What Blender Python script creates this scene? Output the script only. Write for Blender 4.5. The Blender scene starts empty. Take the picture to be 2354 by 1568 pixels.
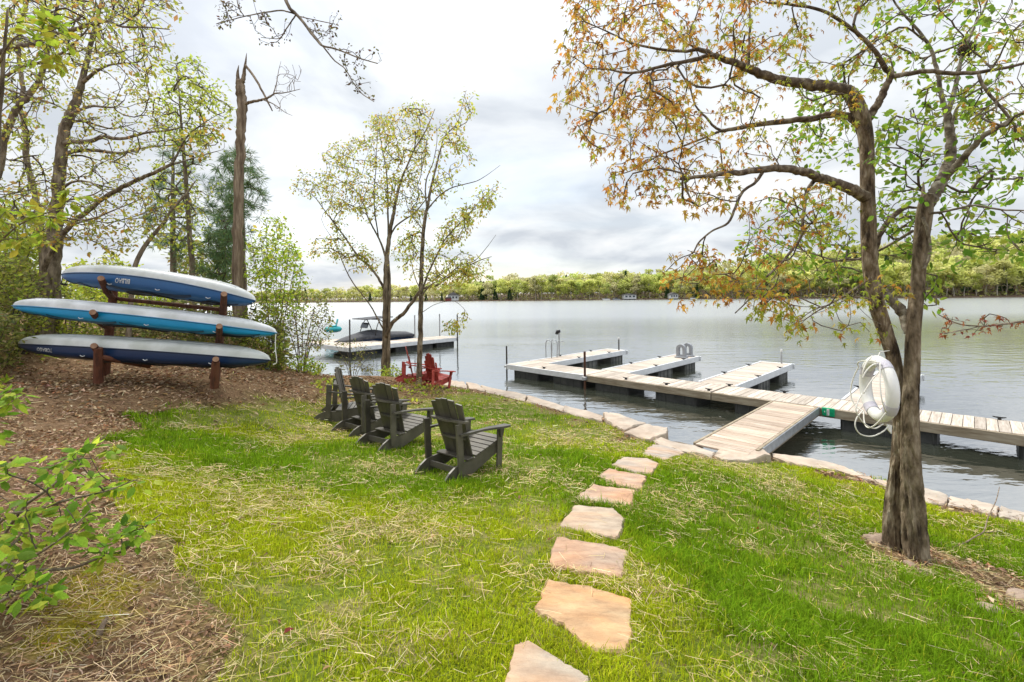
import bpy, bmesh, math, random
import numpy as np
from mathutils import Vector, Matrix, Euler
R_ = math.radians
rng = np.random.default_rng(7)
random.seed(7)
sc = bpy.context.scene
COL = sc.collection

# ------------------------------------------------------------------ camera
# the photograph measured on a 2354 x 1568 grid; focal length in those pixels
PW, PH, FPX, CX, CY, ROLL, CAMZ = 2354.0, 1568.0, 1070.0, 1177.0, 681.0, 0.0105, 2.75
cam_d = bpy.data.cameras.new('camera')
cam_d.sensor_width = 36.0
cam_d.lens = FPX / PW * 36.0
cam_d.shift_y = -(PH / 2 - CY) / PW
cam_d.clip_start = 0.05
cam_d.clip_end = 5000
cam = bpy.data.objects.new('camera', cam_d)
cam.location = (0, 0, CAMZ)
cam.rotation_euler = (R_(90), ROLL, 0)
COL.objects.link(cam)
sc.camera = cam

# ------------------------------------------------------------------ sky and sun
SUN_EL, SUN_AZ = R_(52), R_(-38)          # azimuth from +Y towards +X
w = bpy.data.worlds.new('World')
sc.world = w
w.use_nodes = True
nt = w.node_tree
nt.nodes.clear()
def N(tree, t, **kw):
    n = tree.nodes.new(t)
    for k, v in kw.items():
        setattr(n, k, v)
    return n
out = N(nt, 'ShaderNodeOutputWorld')
bg = N(nt, 'ShaderNodeBackground')
bg.inputs['Strength'].default_value = 0.1
sky = N(nt, 'ShaderNodeTexSky', sky_type='NISHITA', sun_disc=False)
sky.sun_elevation = SUN_EL
sky.sun_rotation = SUN_AZ
tc = N(nt, 'ShaderNodeTexCoord')
sep = N(nt, 'ShaderNodeSeparateXYZ')
nt.links.new(tc.outputs['Generated'], sep.inputs[0])
def wm(op, a, b=None, c=None):
    n = N(nt, 'ShaderNodeMath', operation=op)
    for i, v in enumerate((a, b, c)):
        if v is None: continue
        if isinstance(v, (int, float)): n.inputs[i].default_value = v
        else: nt.links.new(v, n.inputs[i])
    return n.outputs[0]
zabs = wm('ABSOLUTE', sep.outputs['Z'])
den = wm('ADD', zabs, 0.22)
cx_ = wm('DIVIDE', sep.outputs['X'], den)
cy_ = wm('DIVIDE', sep.outputs['Y'], den)
comb = N(nt, 'ShaderNodeCombineXYZ')
nt.links.new(cx_, comb.inputs[0]); nt.links.new(cy_, comb.inputs[1])
n1 = N(nt, 'ShaderNodeTexNoise'); n1.inputs['Scale'].default_value = 1.45
n1.inputs['Detail'].default_value = 7; n1.inputs['Roughness'].default_value = 0.52
n1.inputs['Distortion'].default_value = 0.35
nt.links.new(comb.outputs[0], n1.inputs['Vector'])
n2 = N(nt, 'ShaderNodeTexNoise'); n2.inputs['Scale'].default_value = 0.55
n2.inputs['Detail'].default_value = 5; n2.inputs['Roughness'].default_value = 0.5
mp2 = N(nt, 'ShaderNodeMapping'); mp2.inputs['Location'].default_value = (3.1, 7.7, 0)
mp2.inputs['Scale'].default_value = (0.7, 1.5, 1)
nt.links.new(comb.outputs[0], mp2.inputs[0]); nt.links.new(mp2.outputs[0], n2.inputs['Vector'])
rc = N(nt, 'ShaderNodeValToRGB')          # cloud brightness: grey bellies to white
e = rc.color_ramp.elements
e[0].position = 0.40; e[0].color = (4.2, 4.5, 4.9, 1)
e[1].position = 0.63; e[1].color = (6.5, 6.55, 6.6, 1)
e2 = rc.color_ramp.elements.new(0.51); e2.color = (5.4, 5.65, 5.9, 1)
nt.links.new(n1.outputs['Fac'], rc.inputs[0])
rb = N(nt, 'ShaderNodeValToRGB')          # thin places where the blue shows
rb.color_ramp.elements[0].position = 0.30; rb.color_ramp.elements[0].color = (0.55, 0.55, 0.55, 1)
rb.color_ramp.elements[1].position = 0.52; rb.color_ramp.elements[1].color = (1, 1, 1, 1)
nt.links.new(n2.outputs['Fac'], rb.inputs[0])
mixs = N(nt, 'ShaderNodeMix', data_type='RGBA')
nt.links.new(rb.outputs[0], mixs.inputs[0])
skm = N(nt, 'ShaderNodeMix', data_type='RGBA', blend_type='MULTIPLY')
skm.inputs[0].default_value = 1.0
nt.links.new(sky.outputs[0], skm.inputs[6]); skm.inputs[7].default_value = (1.6, 1.45, 1.3, 1)
nt.links.new(skm.outputs[2], mixs.inputs[6])
nt.links.new(rc.outputs[0], mixs.inputs[7])
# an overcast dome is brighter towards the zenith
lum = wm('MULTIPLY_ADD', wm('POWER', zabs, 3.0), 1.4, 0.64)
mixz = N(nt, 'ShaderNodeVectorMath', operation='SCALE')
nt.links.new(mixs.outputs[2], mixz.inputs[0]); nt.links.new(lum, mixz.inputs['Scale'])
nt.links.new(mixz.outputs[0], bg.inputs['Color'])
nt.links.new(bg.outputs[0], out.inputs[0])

sun_d = bpy.data.lights.new('sun', 'SUN')
sun_d.energy = 1.5
sun_d.angle = R_(12)
sun_d.color = (1.0, 0.95, 0.86)
sun = bpy.data.objects.new('sun', sun_d)
sd = Vector((math.sin(SUN_AZ) * math.cos(SUN_EL), math.cos(SUN_AZ) * math.cos(SUN_EL), math.sin(SUN_EL)))
sun.rotation_euler = sd.to_track_quat('Z', 'Y').to_euler()
sun.location = (0, 0, 40)
COL.objects.link(sun)

vs = sc.view_settings
vs.view_transform = 'Standard'; vs.look = 'None'; vs.gamma = 1; vs.use_curve_mapping = False
vs.exposure = 1.3
sc.cycles.max_bounces = 8
sc.cycles.transparent_max_bounces = 12
sc.cycles.caustics_reflective = False
sc.cycles.caustics_refractive = False

# ------------------------------------------------------------------ measuring helpers
CA, SA = math.cos(ROLL), math.sin(ROLL)
def ray(px, py):
    u = (np.asarray(px, float) - CX) / FPX; v = (CY - np.asarray(py, float)) / FPX
    return u * CA + v * SA, -u * SA + v * CA          # x and z per metre of depth
def at(px, py, Y):
    rx, rz = ray(px, py)
    return np.stack([rx * Y, np.asarray(Y, float) + 0 * rx, CAMZ + rz * Y], -1)
def on(px, py, z):
    rx, rz = ray(px, py)
    Y = (z - CAMZ) / rz
    return np.stack([rx * Y, Y + 0 * rx, np.asarray(z, float) + 0 * rx], -1)
def proj(P):
    P = np.asarray(P, float)
    Y = np.maximum(P[..., 1], 1e-3)
    a = P[..., 0] / Y; b = (P[..., 2] - CAMZ) / Y
    u = a * CA - b * SA; v = a * SA + b * CA
    return CX + FPX * u, CY - FPX * v
def inpoly(x, y, poly):
    x = np.asarray(x); y = np.asarray(y)
    r = np.zeros(x.shape, bool)
    n = len(poly)
    for i in range(n):
        x0, y0 = poly[i][:2]; x1, y1 = poly[(i + 1) % n][:2]
        if y0 == y1: continue
        c = ((y0 > y) != (y1 > y)) & (x < (x1 - x0) * (y - y0) / (y1 - y0) + x0)
        r ^= c
    return r
def distline(x, y, line):
    d = np.full(np.shape(x), 1e9)
    for (x0, y0), (x1, y1) in zip(line[:-1], line[1:]):
        dx, dy = x1 - x0, y1 - y0
        t = np.clip(((x - x0) * dx + (y - y0) * dy) / (dx * dx + dy * dy), 0, 1)
        d = np.minimum(d, np.hypot(x - x0 - t * dx, y - y0 - t * dy))
    return d
_lat = np.random.default_rng(3).random((256, 256))
def vnoise(x, y):
    xi = np.floor(x).astype(int); yi = np.floor(y).astype(int)
    fx = x - xi; fy = y - yi
    fx = fx * fx * (3 - 2 * fx); fy = fy * fy * (3 - 2 * fy)
    g = lambda i, j: _lat[i % 256, j % 256]
    return (g(xi, yi) * (1 - fx) + g(xi + 1, yi) * fx) * (1 - fy) + (g(xi, yi + 1) * (1 - fx) + g(xi + 1, yi + 1) * fx) * fy
def fbm(x, y, o=4):
    s = 0; a = 0.5; t = 0
    for k in range(o):
        s = s + a * vnoise(x * 2 ** k + 17.3 * k, y * 2 ** k + 9.1 * k); t += a; a *= 0.5
    return s / t

# ------------------------------------------------------------------ object helpers
def props(o, label=None, cat=None, group=None, kind=None):
    if label: o['label'] = label
    if cat: o['category'] = cat
    if group: o['group'] = group
    if kind: o['kind'] = kind
    return o
def thing(name, label, cat, loc=(0, 0, 0), rotz=0.0, group=None):
    o = bpy.data.objects.new(name, None)
    o.empty_display_size = 0.2
    COL.objects.link(o)
    o.location = loc; o.rotation_euler = (0, 0, rotz)
    return props(o, label, cat, group)
def link(name, me, mat=None, parent=None, **kw):
    o = bpy.data.objects.new(name, me)
    COL.objects.link(o)
    if mat is not None:
        for m in (mat if isinstance(mat, (list, tuple)) else [mat]): me.materials.append(m)
    if parent is not None: o.parent = parent
    return props(o, **kw)
def bm_obj(name, bm, mat, parent=None, bevel=0.0, smooth=False, **kw):
    if bevel > 0:
        ed = [e_ for e_ in bm.edges if len(e_.link_faces) == 2 and e_.calc_face_angle(0) > 0.5]
        if ed: bmesh.ops.bevel(bm, geom=ed, offset=bevel, segments=1, affect='EDGES', clamp_overlap=True)
    bmesh.ops.recalc_face_normals(bm, faces=bm.faces[:])
    me = bpy.data.meshes.new(name)
    bm.to_mesh(me); bm.free()
    if smooth:
        me.polygons.foreach_set('use_smooth', np.ones(len(me.polygons), bool))
    return link(name, me, mat, parent, **kw)
def np_mesh(name, V, F, col=None, smooth=False):
    """V (n,3); F (m,k) all faces of k corners; col (n,3) point colours"""
    me = bpy.data.meshes.new(name)
    V = np.ascontiguousarray(V, np.float32); F = np.ascontiguousarray(F, np.int32)
    m, k = F.shape
    me.vertices.add(len(V)); me.vertices.foreach_set('co', V.ravel())
    me.loops.add(m * k); me.loops.foreach_set('vertex_index', F.ravel())
    me.polygons.add(m); me.polygons.foreach_set('loop_start', np.arange(0, m * k, k, dtype=np.int32))
    if smooth: me.polygons.foreach_set('use_smooth', np.ones(m, bool))
    if col is not None:
        a = me.color_attributes.new('Col', 'FLOAT_COLOR', 'POINT')
        c = np.ones((len(V), 4), np.float32); c[:, :3] = col
        a.data.foreach_set('color', c.ravel())
    me.update(calc_edges=True)
    me.validate()
    return me
def dup(root, loc, rotz, label=None, group=None):
    r = root.copy(); COL.objects.link(r); r.location = loc; r.rotation_euler = (0, 0, rotz)
    if label: r['label'] = label
    if group: r['group'] = group
    for ch in list(root.children):
        c = ch.copy(); COL.objects.link(c); c.parent = r
        for g in ch.children:
            d = g.copy(); COL.objects.link(d); d.parent = c
    return r
def box(bm, size, loc=(0, 0, 0), rot=None):
    M = Matrix.Translation(loc)
    if rot is not None: M = M @ (rot if isinstance(rot, Matrix) else Euler(rot).to_matrix().to_4x4())
    return bmesh.ops.create_cube(bm, size=1, matrix=M @ Matrix.Diagonal((*size, 1)))
def prism(bm, pts, vec):
    """closed polygon pts (3D), extruded by vec"""
    a = [bm.verts.new(p) for p in pts]
    b = [bm.verts.new(Vector(p) + Vector(vec)) for p in pts]
    bm.faces.new(a); bm.faces.new(b[::-1])
    n = len(a)
    for i in range(n): bm.faces.new((a[i], b[i], b[(i + 1) % n], a[(i + 1) % n]))
def tube(bm, pts, rad, sides=8, cap=True, closed=False):
    pts = [Vector(p) for p in pts]
    n = len(pts)
    if not hasattr(rad, '__len__'): rad = [rad] * n
    rings = []
    up = None
    for i in range(n):
        if closed: t = pts[(i + 1) % n] - pts[i - 1]
        else: t = pts[min(i + 1, n - 1)] - pts[max(i - 1, 0)]
        if t.length < 1e-9: t = Vector((0, 0, 1))
        t.normalize()
        if up is None:
            up = Vector((1, 0, 0)) if abs(t.x) < 0.8 else Vector((0, 1, 0))
        up = up - t * up.dot(t)
        if up.length < 1e-5: up = t.orthogonal()
        up.normalize()
        s = t.cross(up)
        rings.append([bm.verts.new(pts[i] + (up * math.cos(2 * math.pi * k / sides) + s * math.sin(2 * math.pi * k / sides)) * rad[i]) for k in range(sides)])
    rng_ = range(n if closed else n - 1)
    for i in rng_:
        a, b = rings[i], rings[(i + 1) % n]
        for k in range(sides):
            bm.faces.new((a[k], a[(k + 1) % sides], b[(k + 1) % sides], b[k]))
    if cap and not closed:
        bm.faces.new(rings[0][::-1]); bm.faces.new(rings[-1])
    return rings
def spline(pts, n=8):
    """Catmull-Rom through rows of pts"""
    P = np.asarray(pts, float)
    if len(P) < 3:
        t = np.linspace(0, 1, n + 1)[:, None]
        return P[0] * (1 - t) + P[-1] * t
    Q = np.vstack([2 * P[0] - P[1], P, 2 * P[-1] - P[-2]])
    o = []
    for i in range(1, len(Q) - 2):
        for t in np.linspace(0, 1, n, endpoint=False):
            a, b, c, d = Q[i - 1], Q[i], Q[i + 1], Q[i + 2]
            o.append(0.5 * (2 * b + (c - a) * t + (2 * a - 5 * b + 4 * c - d) * t * t + (3 * b - a - 3 * c + d) * t ** 3))
    o.append(P[-1])
    return np.array(o)

# ------------------------------------------------------------------ materials
def pmat(name, c1, c2=None, scale=6.0, rough=0.6, bump=0.0, bscale=None, stretch=(1, 1, 1), detail=6, objcol=False,
         attr=False, vary=0.0, transl=0.0, spec=0.3, ramp=(0.35, 0.65), metal=0.0, c3=None, bdist=0.02, rand=True, vor=0.0, mott=None):
    m = bpy.data.materials.new(name); m.use_nodes = True
    t = m.node_tree; t.nodes.clear(); L = t.links.new
    o = N(t, 'ShaderNodeOutputMaterial'); p = N(t, 'ShaderNodeBsdfPrincipled')
    p.inputs['Roughness'].default_value = rough; p.inputs['Metallic'].default_value = metal
    p.inputs['Specular IOR Level'].default_value = spec
    tcn = N(t, 'ShaderNodeTexCoord'); vec = tcn.outputs['Object']
    oi = N(t, 'ShaderNodeObjectInfo')
    if rand:
        ml = N(t, 'ShaderNodeMath', operation='MULTIPLY'); ml.inputs[1].default_value = 57.0
        L(oi.outputs['Random'], ml.inputs[0])
        ad = N(t, 'ShaderNodeVectorMath', operation='ADD'); L(vec, ad.inputs[0]); L(ml.outputs[0], ad.inputs[1]); vec = ad.outputs[0]
    mp = N(t, 'ShaderNodeMapping'); mp.inputs['Scale'].default_value = stretch; L(vec, mp.inputs[0]); vec = mp.outputs[0]
    no = N(t, 'ShaderNodeTexNoise'); no.inputs['Scale'].default_value = scale; no.inputs['Detail'].default_value = detail
    no.inputs['Roughness'].default_value = 0.62; L(vec, no.inputs['Vector'])
    if c2 is not None:
        r = N(t, 'ShaderNodeValToRGB'); ee = r.color_ramp.elements
        ee[0].position = ramp[0]; ee[0].color = (*c1, 1); ee[1].position = ramp[1]; ee[1].color = (*c2, 1)
        if c3 is not None:
            x = ee.new((ramp[0] + ramp[1]) / 2); x.color = (*c3, 1)
        L(no.outputs['Fac'], r.inputs[0]); col = r.outputs[0]
    else:
        rg = N(t, 'ShaderNodeRGB'); rg.outputs[0].default_value = (*c1, 1); col = rg.outputs[0]
    def mul(a, b):
        x = N(t, 'ShaderNodeMix', data_type='RGBA', blend_type='MULTIPLY'); x.inputs[0].default_value = 1
        L(a, x.inputs[6]); L(b, x.inputs[7]); return x.outputs[2]
    if mott:
        nm_ = N(t, 'ShaderNodeTexNoise'); nm_.inputs['Scale'].default_value = mott[2]; nm_.inputs['Detail'].default_value = 4; L(vec, nm_.inputs['Vector'])
        rm_ = N(t, 'ShaderNodeValToRGB'); rm_.color_ramp.elements[0].position = .38; rm_.color_ramp.elements[0].color = (*mott[0], 1); rm_.color_ramp.elements[1].position = .62; rm_.color_ramp.elements[1].color = (*mott[1], 1)
        L(nm_.outputs['Fac'], rm_.inputs[0]); col = mul(col, rm_.outputs[0])
    if attr:
        at_ = N(t, 'ShaderNodeAttribute', attribute_name='Col'); col = mul(col, at_.outputs['Color'])
    if objcol: col = mul(col, oi.outputs['Color'])
    if vary:
        mr = N(t, 'ShaderNodeMapRange'); mr.inputs['To Min'].default_value = 1 - vary; mr.inputs['To Max'].default_value = 1 + vary
        L(oi.outputs['Random'], mr.inputs[0])
        sc_ = N(t, 'ShaderNodeVectorMath', operation='SCALE'); L(col, sc_.inputs[0]); L(mr.outputs[0], sc_.inputs['Scale']); col = sc_.outputs[0]
    L(col, p.inputs['Base Color'])
    if bump:
        nb = N(t, 'ShaderNodeTexNoise'); nb.inputs['Scale'].default_value = bscale or scale * 2; nb.inputs['Detail'].default_value = 5
        L(vec, nb.inputs['Vector']); h = nb.outputs['Fac']
        if vor:
            vo = N(t, 'ShaderNodeTexVoronoi', feature='DISTANCE_TO_EDGE'); vo.inputs['Scale'].default_value = (bscale or scale) * 0.6; L(vec, vo.inputs['Vector'])
            cl = N(t, 'ShaderNodeMath', operation='MINIMUM'); cl.inputs[1].default_value = 0.25; L(vo.outputs['Distance'], cl.inputs[0])
            ma = N(t, 'ShaderNodeMath', operation='MULTIPLY_ADD'); ma.inputs[1].default_value = vor * 4; L(cl.outputs[0], ma.inputs[0]); L(h, ma.inputs[2]); h = ma.outputs[0]
        bp = N(t, 'ShaderNodeBump'); bp.inputs['Strength'].default_value = bump; bp.inputs['Distance'].default_value = bdist
        L(h, bp.inputs['Height']); L(bp.outputs[0], p.inputs['Normal'])
    if transl:
        tr = N(t, 'ShaderNodeBsdfTranslucent'); L(col, tr.inputs['Color'])
        mx = N(t, 'ShaderNodeMixShader'); mx.inputs[0].default_value = transl
        L(p.outputs[0], mx.inputs[1]); L(tr.outputs[0], mx.inputs[2]); L(mx.outputs[0], o.inputs[0])
    else: L(p.outputs[0], o.inputs[0])
    return m
M = {}
M['deckwood'] = pmat('weathered_deck_wood', (.40, .34, .28), (.60, .53, .46), 3, .8, .35, 14, (1, 14, 6), vary=.22, c3=(.52, .45, .38), bdist=.006, mott=((1, 1, 1), (.80, .78, .75), 1.3))
M['gangwood'] = pmat('gangway_wood', (.36, .28, .21), (.58, .48, .39), 3, .8, .35, 14, (1, 14, 6), vary=.22, c3=(.5, .40, .32), bdist=.006, mott=((1, 1, 1), (.82, .78, .74), 1.3))
M['fascia'] = pmat('fascia_wood', (.22, .17, .11), (.40, .34, .25), 2.5, .85, .4, 10, (1, 8, 8), bdist=.006)
M['alu'] = pmat('pale_aluminium', (.62, .63, .64), (.74, .75, .76), 5, .45, metal=.25)
M['float'] = pmat('black_plastic_float', (.03, .031, .03), (.075, .075, .07), 3, .6, .2, 20)
M['floatgrey'] = pmat('grey_float', (.10, .10, .095), (.20, .20, .18), 3, .7, .3, 12)
M['steel'] = pmat('dark_steel', (.03, .03, .03), (.07, .06, .055), 8, .5, metal=.6)
M['galv'] = pmat('galvanised_steel', (.30, .31, .32), (.45, .46, .47), 8, .45, metal=.6)
M['rust'] = pmat('rusty_pipe', (.10, .035, .012), (.05, .03, .025), 8, .7)
M['blackrub'] = pmat('black_rubber', (.012, .012, .012), (.025, .025, .025), 8, .55)
M['greywood'] = pmat('dark_grey_chair_board', (.055, .049, .038), (.098, .088, .070), 4, .42, .25, 22, (1, 1, 1), vary=.16, spec=.5, bdist=.004, mott=((1.2, 1.18, 1.15), (.85, .85, .85), 3))
M['redwood'] = pmat('faded_red_paint', (.34, .04, .032), (.50, .10, .08), 5, .6, .25, 20, vary=.2, bdist=.004, mott=((1.1, 1.2, 1.2), (.75, .7, .7), 4))
M['cedar'] = pmat('reddish_log', (.06, .024, .015), (.14, .056, .032), 3, .75, .6, 16, (5, 5, 1), c3=(.12, .042, .022), bdist=.012)
M['endgrain'] = pmat('cut_log_end', (.20, .10, .06), (.32, .19, .12), 14, .8)
M['stone'] = pmat('pinkish_sandstone', (.31, .245, .195), (.49, .415, .33), 4.5, .85, .8, 16, (1, 2.2, 1), c3=(.40, .325, .26), objcol=True, bdist=.02, ramp=(.32, .68), mott=((1.10, .90, .74), (.92, .97, 1.0), 1.6))
M['wallstone'] = pmat('pale_granite_edging', (.38, .31, .25), (.52, .45, .37), 4, .9, .5, 11, c3=(.45, .38, .31), bdist=.015, mott=((1.03, .97, .92), (.88, .89, .90), 1.1))
M['rock'] = pmat('brown_field_rock', (.20, .14, .10), (.40, .30, .23), 5, .9, .8, 12, bdist=.03)
M['hullw'] = pmat('white_kayak_hull', (.56, .57, .57), (.70, .71, .71), 2.2, .45, objcol=True, spec=.4, detail=8, mott=((1, 1, 1), (.76, .77, .73), 2.6))
M['deckb'] = pmat('moulded_blue_deck', (.9, .9, .9), (1, 1, 1), 2.5, .32, objcol=True, spec=.5)
M['white'] = pmat('white_plastic', (.74, .73, .69), (.80, .80, .79), 3, .4, .1, 8)
M['ropew'] = pmat('white_rope', (.70, .68, .62), (.78, .77, .73), 60, .8)
M['strap'] = pmat('grey_strap', (.50, .48, .56), (.60, .58, .64), 12, .7)
M['black'] = pmat('black_trim', (.01, .01, .012), (.02, .02, .022), 10, .5)
M['print'] = pmat('pale_lettering', (.55, .57, .58), None, rough=.5)
M['green'] = pmat('green_plastic', (.005, .30, .13), (.01, .38, .17), 10, .45)
M['boatcover'] = pmat('charcoal_boat_cover', (.035, .036, .042), (.075, .075, .082), 4, .8, .5, 3, bdist=.06)
M['navy'] = pmat('navy_gelcoat', (.01, .025, .07), (.015, .035, .09), 4, .3, spec=.5)
M['teal'] = pmat('teal_plastic', (.02, .33, .36), (.04, .42, .44), 6, .4)
M['greyplas'] = pmat('grey_plastic', (.25, .26, .28), (.33, .34, .36), 6, .5)
M['barkA'] = pmat('rough_brown_bark', (.04, .027, .017), (.40, .34, .25), 15, .95, 1.0, 26, (1, 1, .32), c3=(.19, .14, .09), vor=.5, bdist=.03, rand=False, ramp=(.36, .66))
M['barkB'] = pmat('grey_lichen_bark', (.045, .031, .019), (.35, .29, .21), 14, .95, 1.0, 26, (1, 1, .35), c3=(.19, .145, .095), vor=.4, bdist=.025, rand=False, ramp=(.36, .66))
M['barkD'] = pmat('brown_forest_bark', (.075, .055, .038), (.34, .275, .20), 10, .95, 1.0, 22, (1, 1, .3), c3=(.19, .15, .105), bdist=.03, rand=False)
M['barkS'] = pmat('weathered_dead_wood', (.11, .075, .05), (.36, .28, .20), 5, .9, 1.0, 16, (3, 3, .35), c3=(.22, .16, .11), bdist=.03, rand=False)
M['barkAL'] = pmat('maple_limb_bark', (.05, .036, .024), (.28, .24, .17), 16, .95, .8, 30, (1, 1, 1), c3=(.13, .095, .065), bdist=.012, rand=False, ramp=(.36, .66))
M['barkBL'] = pmat('grey_limb_bark', (.07, .055, .04), (.32, .29, .23), 16, .95, .8, 30, (1, 1, 1), c3=(.17, .14, .10), bdist=.012, rand=False, ramp=(.36, .66))
M['twig'] = pmat('twig_bark', (.06, .045, .035), (.17, .135, .10), 10, .9, rand=False)
M['leaf'] = pmat('leaf', (.82, .82, .82), (1.12, 1.12, 1.12), 9, .5, attr=True, objcol=True, transl=.55, rand=False, spec=.10)
M['needle'] = pmat('pine_needle', (.85, .85, .85), (1.1, 1.1, 1.1), 9, .6, attr=True, transl=.2, rand=False)
M['blade'] = pmat('grass_blade', (.85, .85, .85), (1.12, 1.12, 1.12), 3, .8, attr=True, transl=.4, rand=False, spec=.04)
M['straw'] = pmat('dry_straw', (.9, .9, .9), (1.1, 1.1, 1.1), 9, .85, attr=True, transl=.15, rand=False, spec=.06)
M['farleaf'] = pmat('far_foliage', (.9, .9, .9), (1.1, 1.1, 1.1), .4, .7, attr=True, objcol=True, transl=.5, rand=False, spec=.02)
M['fartrunk'] = pmat('far_bark', (.30, .26, .21), (.50, .45, .38), 1, .9)
M['hill'] = pmat('leaf_littered_hill', (.10, .065, .045), (.16, .11, .075), .08, .95)
M['housewall'] = pmat('white_clapboard', (.62, .62, .60), (.70, .70, .68), 1, .7)
M['houseroof'] = pmat('grey_shingle', (.14, .13, .13), (.2, .19, .19), 2, .8)
M['houseglass'] = pmat('dark_window_glass', (.03, .04, .05), None, rough=.1, spec=.6)
M['housered'] = pmat('red_boathouse', (.30, .06, .05), (.36, .09, .07), 2, .7)
# ------------------------------------------------------------------ the lie of the land
ctrl = []
for px, py, z in [(1260,1530,1.0),(1340,1440,.95),(1350,1290,.85),(1360,1205,.77),(1395,1145,.70),(1430,1105,.63),(1460,1075,.57),(1525,1045,.48),
                  (1030,1105,.68),(760,965,.62),(880,1030,.66),(1200,960,.40),(1300,1000,.45),
                  (1040,888,.26),(1150,905,.24),(1290,942,.24),(1390,970,.24),(1480,995,.26),(1640,1048,.25),(1760,1055,.25),(1900,1078,.28),(2035,1114,.27),(2127,1160,.28),(2235,1174,.28),(2354,1205,.28),
                  (1000,890,.34),(965,888,.42),(880,864,.50),(930,905,.50),
                  (2108,1288,.46),(2060,1235,.42),(2354,1400,.52),(2354,1568,.76),(1800,1400,.76),(1800,1200,.56),(2100,1500,.74),
                  (150,1100,1.35),(100,1300,1.32),(300,1500,1.18),(600,1300,1.02),(600,1100,.92),(600,1000,.88),(350,1050,1.16)]:
    ctrl.append(on(px, py, z))
for px, py, Y in [(230,868,7.8),(490,878,7.8),(300,950,6.3),(600,918,8.0),(740,915,9.0),(60,900,6.4),(640,860,9.6),(730,862,11.5)]:
    ctrl.append(at(px, py, Y))
ctrl += [np.array(p, float) for p in [(-8,12,1.45),(-12,10,2.1),(-12,5,2.0),(-6.2,13.4,.55),(-9.5,18,.6),(-15,20,1.7),(-22,24,2.2),(-14,0,2.0),(-5,0,1.7),(0,0,1.25),(0,-4,1.6),(5,0,.95),(9,2,.4),(7.5,4,.3),(-24,10,3.5),(-20,0,3.0),(12,-3,.6)]]
ctrl = np.array(ctrl)
def _phi(r2): return 0.5 * r2 * np.log(r2 + 1e-9)
_n = len(ctrl)
_K = _phi(((ctrl[:, None, :2] - ctrl[None, :, :2]) ** 2).sum(-1)) + np.eye(_n) * 0.25
_Pm = np.hstack([np.ones((_n, 1)), ctrl[:, :2]])
_Am = np.block([[_K, _Pm], [_Pm.T, np.zeros((3, 3))]])
_sol = np.linalg.solve(_Am, np.concatenate([ctrl[:, 2], np.zeros(3)]))
def land(x, y):
    x = np.asarray(x, float); y = np.asarray(y, float)
    s = _sol[_n] + _sol[_n + 1] * x + _sol[_n + 2] * y
    for i in range(_n):
        s = s + _sol[i] * _phi((x - ctrl[i, 0]) ** 2 + (y - ctrl[i, 1]) ** 2)
    return s
# water's edge: under the edging stones, then a natural bank behind the trees
edge_px = [(2900,1330),(2600,1240),(2354,1183),(2235,1156),(2124,1126),(2040,1100),(2006,1094),(1900,1064),(1773,1044),(1700,1030),(1645,1036),(1510,1003),(1486,978),(1385,952),(1300,936),(1212,911),(1103,887),(1037,876)]
shore = [tuple(on(px, py, .2)[:2]) for px, py in edge_px]
shore += [(-2.5,14.1),(-3.6,14.5),(-4.9,14.4),(-6.2,14.6),(-7.3,16),(-9.6,19.5),(-12.5,23),(-17,27),(-26,31),(-40,34)]
landpoly = [(40, -6)] + [(16, -1)] + shore + [(-40, -6)]
def ground(x, y, rough=True):
    x = np.asarray(x, float); y = np.asarray(y, float)
    ins = inpoly(x, y, landpoly)
    d = distline(x, y, shore)
    z = np.maximum(land(x, y) - .07 * np.clip(1 - d / .8, 0, 1), 0.12)
    if rough:
        z = z + (fbm(x * 2.2, y * 2.2, 4) - .5) * .05 * np.clip(d / .8, 0, 1)
    bank = np.where(d < .35, np.minimum(z, .02 + .6 * d), z)
    nat = x < -1.9
    zl = np.where(nat, bank, z)
    bed = -0.30 - 0.42 * np.clip(d, 0, 3.5) + (fbm(x, y, 3) - .5) * .12
    return np.where(ins, zl, bed)
def hit(px, py):
    """point where the sight line meets the land"""
    lo, hi = 0.6, 30.0
    Y = np.arange(.8, 30, .04)
    P = at(np.full(Y.shape, px, float), np.full(Y.shape, py, float), Y)
    below = P[:, 2] < land(P[:, 0], P[:, 1])
    i = int(np.argmax(below)) if below.any() else len(Y) - 1
    return P[i]
LAWN = [(455,1720),(500,1500),(500,1420),(430,1320),(360,1230),(250,1150),(240,1060),(285,985),(390,938),(600,918),(740,922),(860,935),(960,925),(1010,912),(1045,893),
        (1103,897),(1212,921),(1300,946),(1385,970),(1433,995),(1494,1014),(1640,1050),(1714,1061),(1773,1050),(1847,1074),(1932,1087),(2028,1114),(2127,1160),(2235,1174),(2354,1205),(2900,1340),(3600,1720)]
STRIP = [(1990,1232),(2050,1205),(2130,1250),(2210,1290),(2354,1340),(2600,1400),(2600,1570),(2354,1440),(2250,1385),(2150,1325),(2080,1300),(2000,1262)]
MOSS = [(70,1480),(60,1400),(140,1330),(200,1295),(290,1285),(330,1330),(310,1400),(250,1440),(240,1490),(160,1520),(110,1530)]
def lawnmask(x, y):
    z = land(x, y)
    px, py = proj(np.stack([x, y, z], -1))
    wob = (fbm(x * 3.1 + 5, y * 3.1, 3) - .5)
    px = px + wob * 190; py = py + (fbm(x * 3.1 + 25, y * 3.1 + 4, 3) - .5) * 60
    m = inpoly(px, py, LAWN) & ~inpoly(px, py, STRIP)
    return m & (y > .9) & inpoly(x, y, landpoly)
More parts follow.
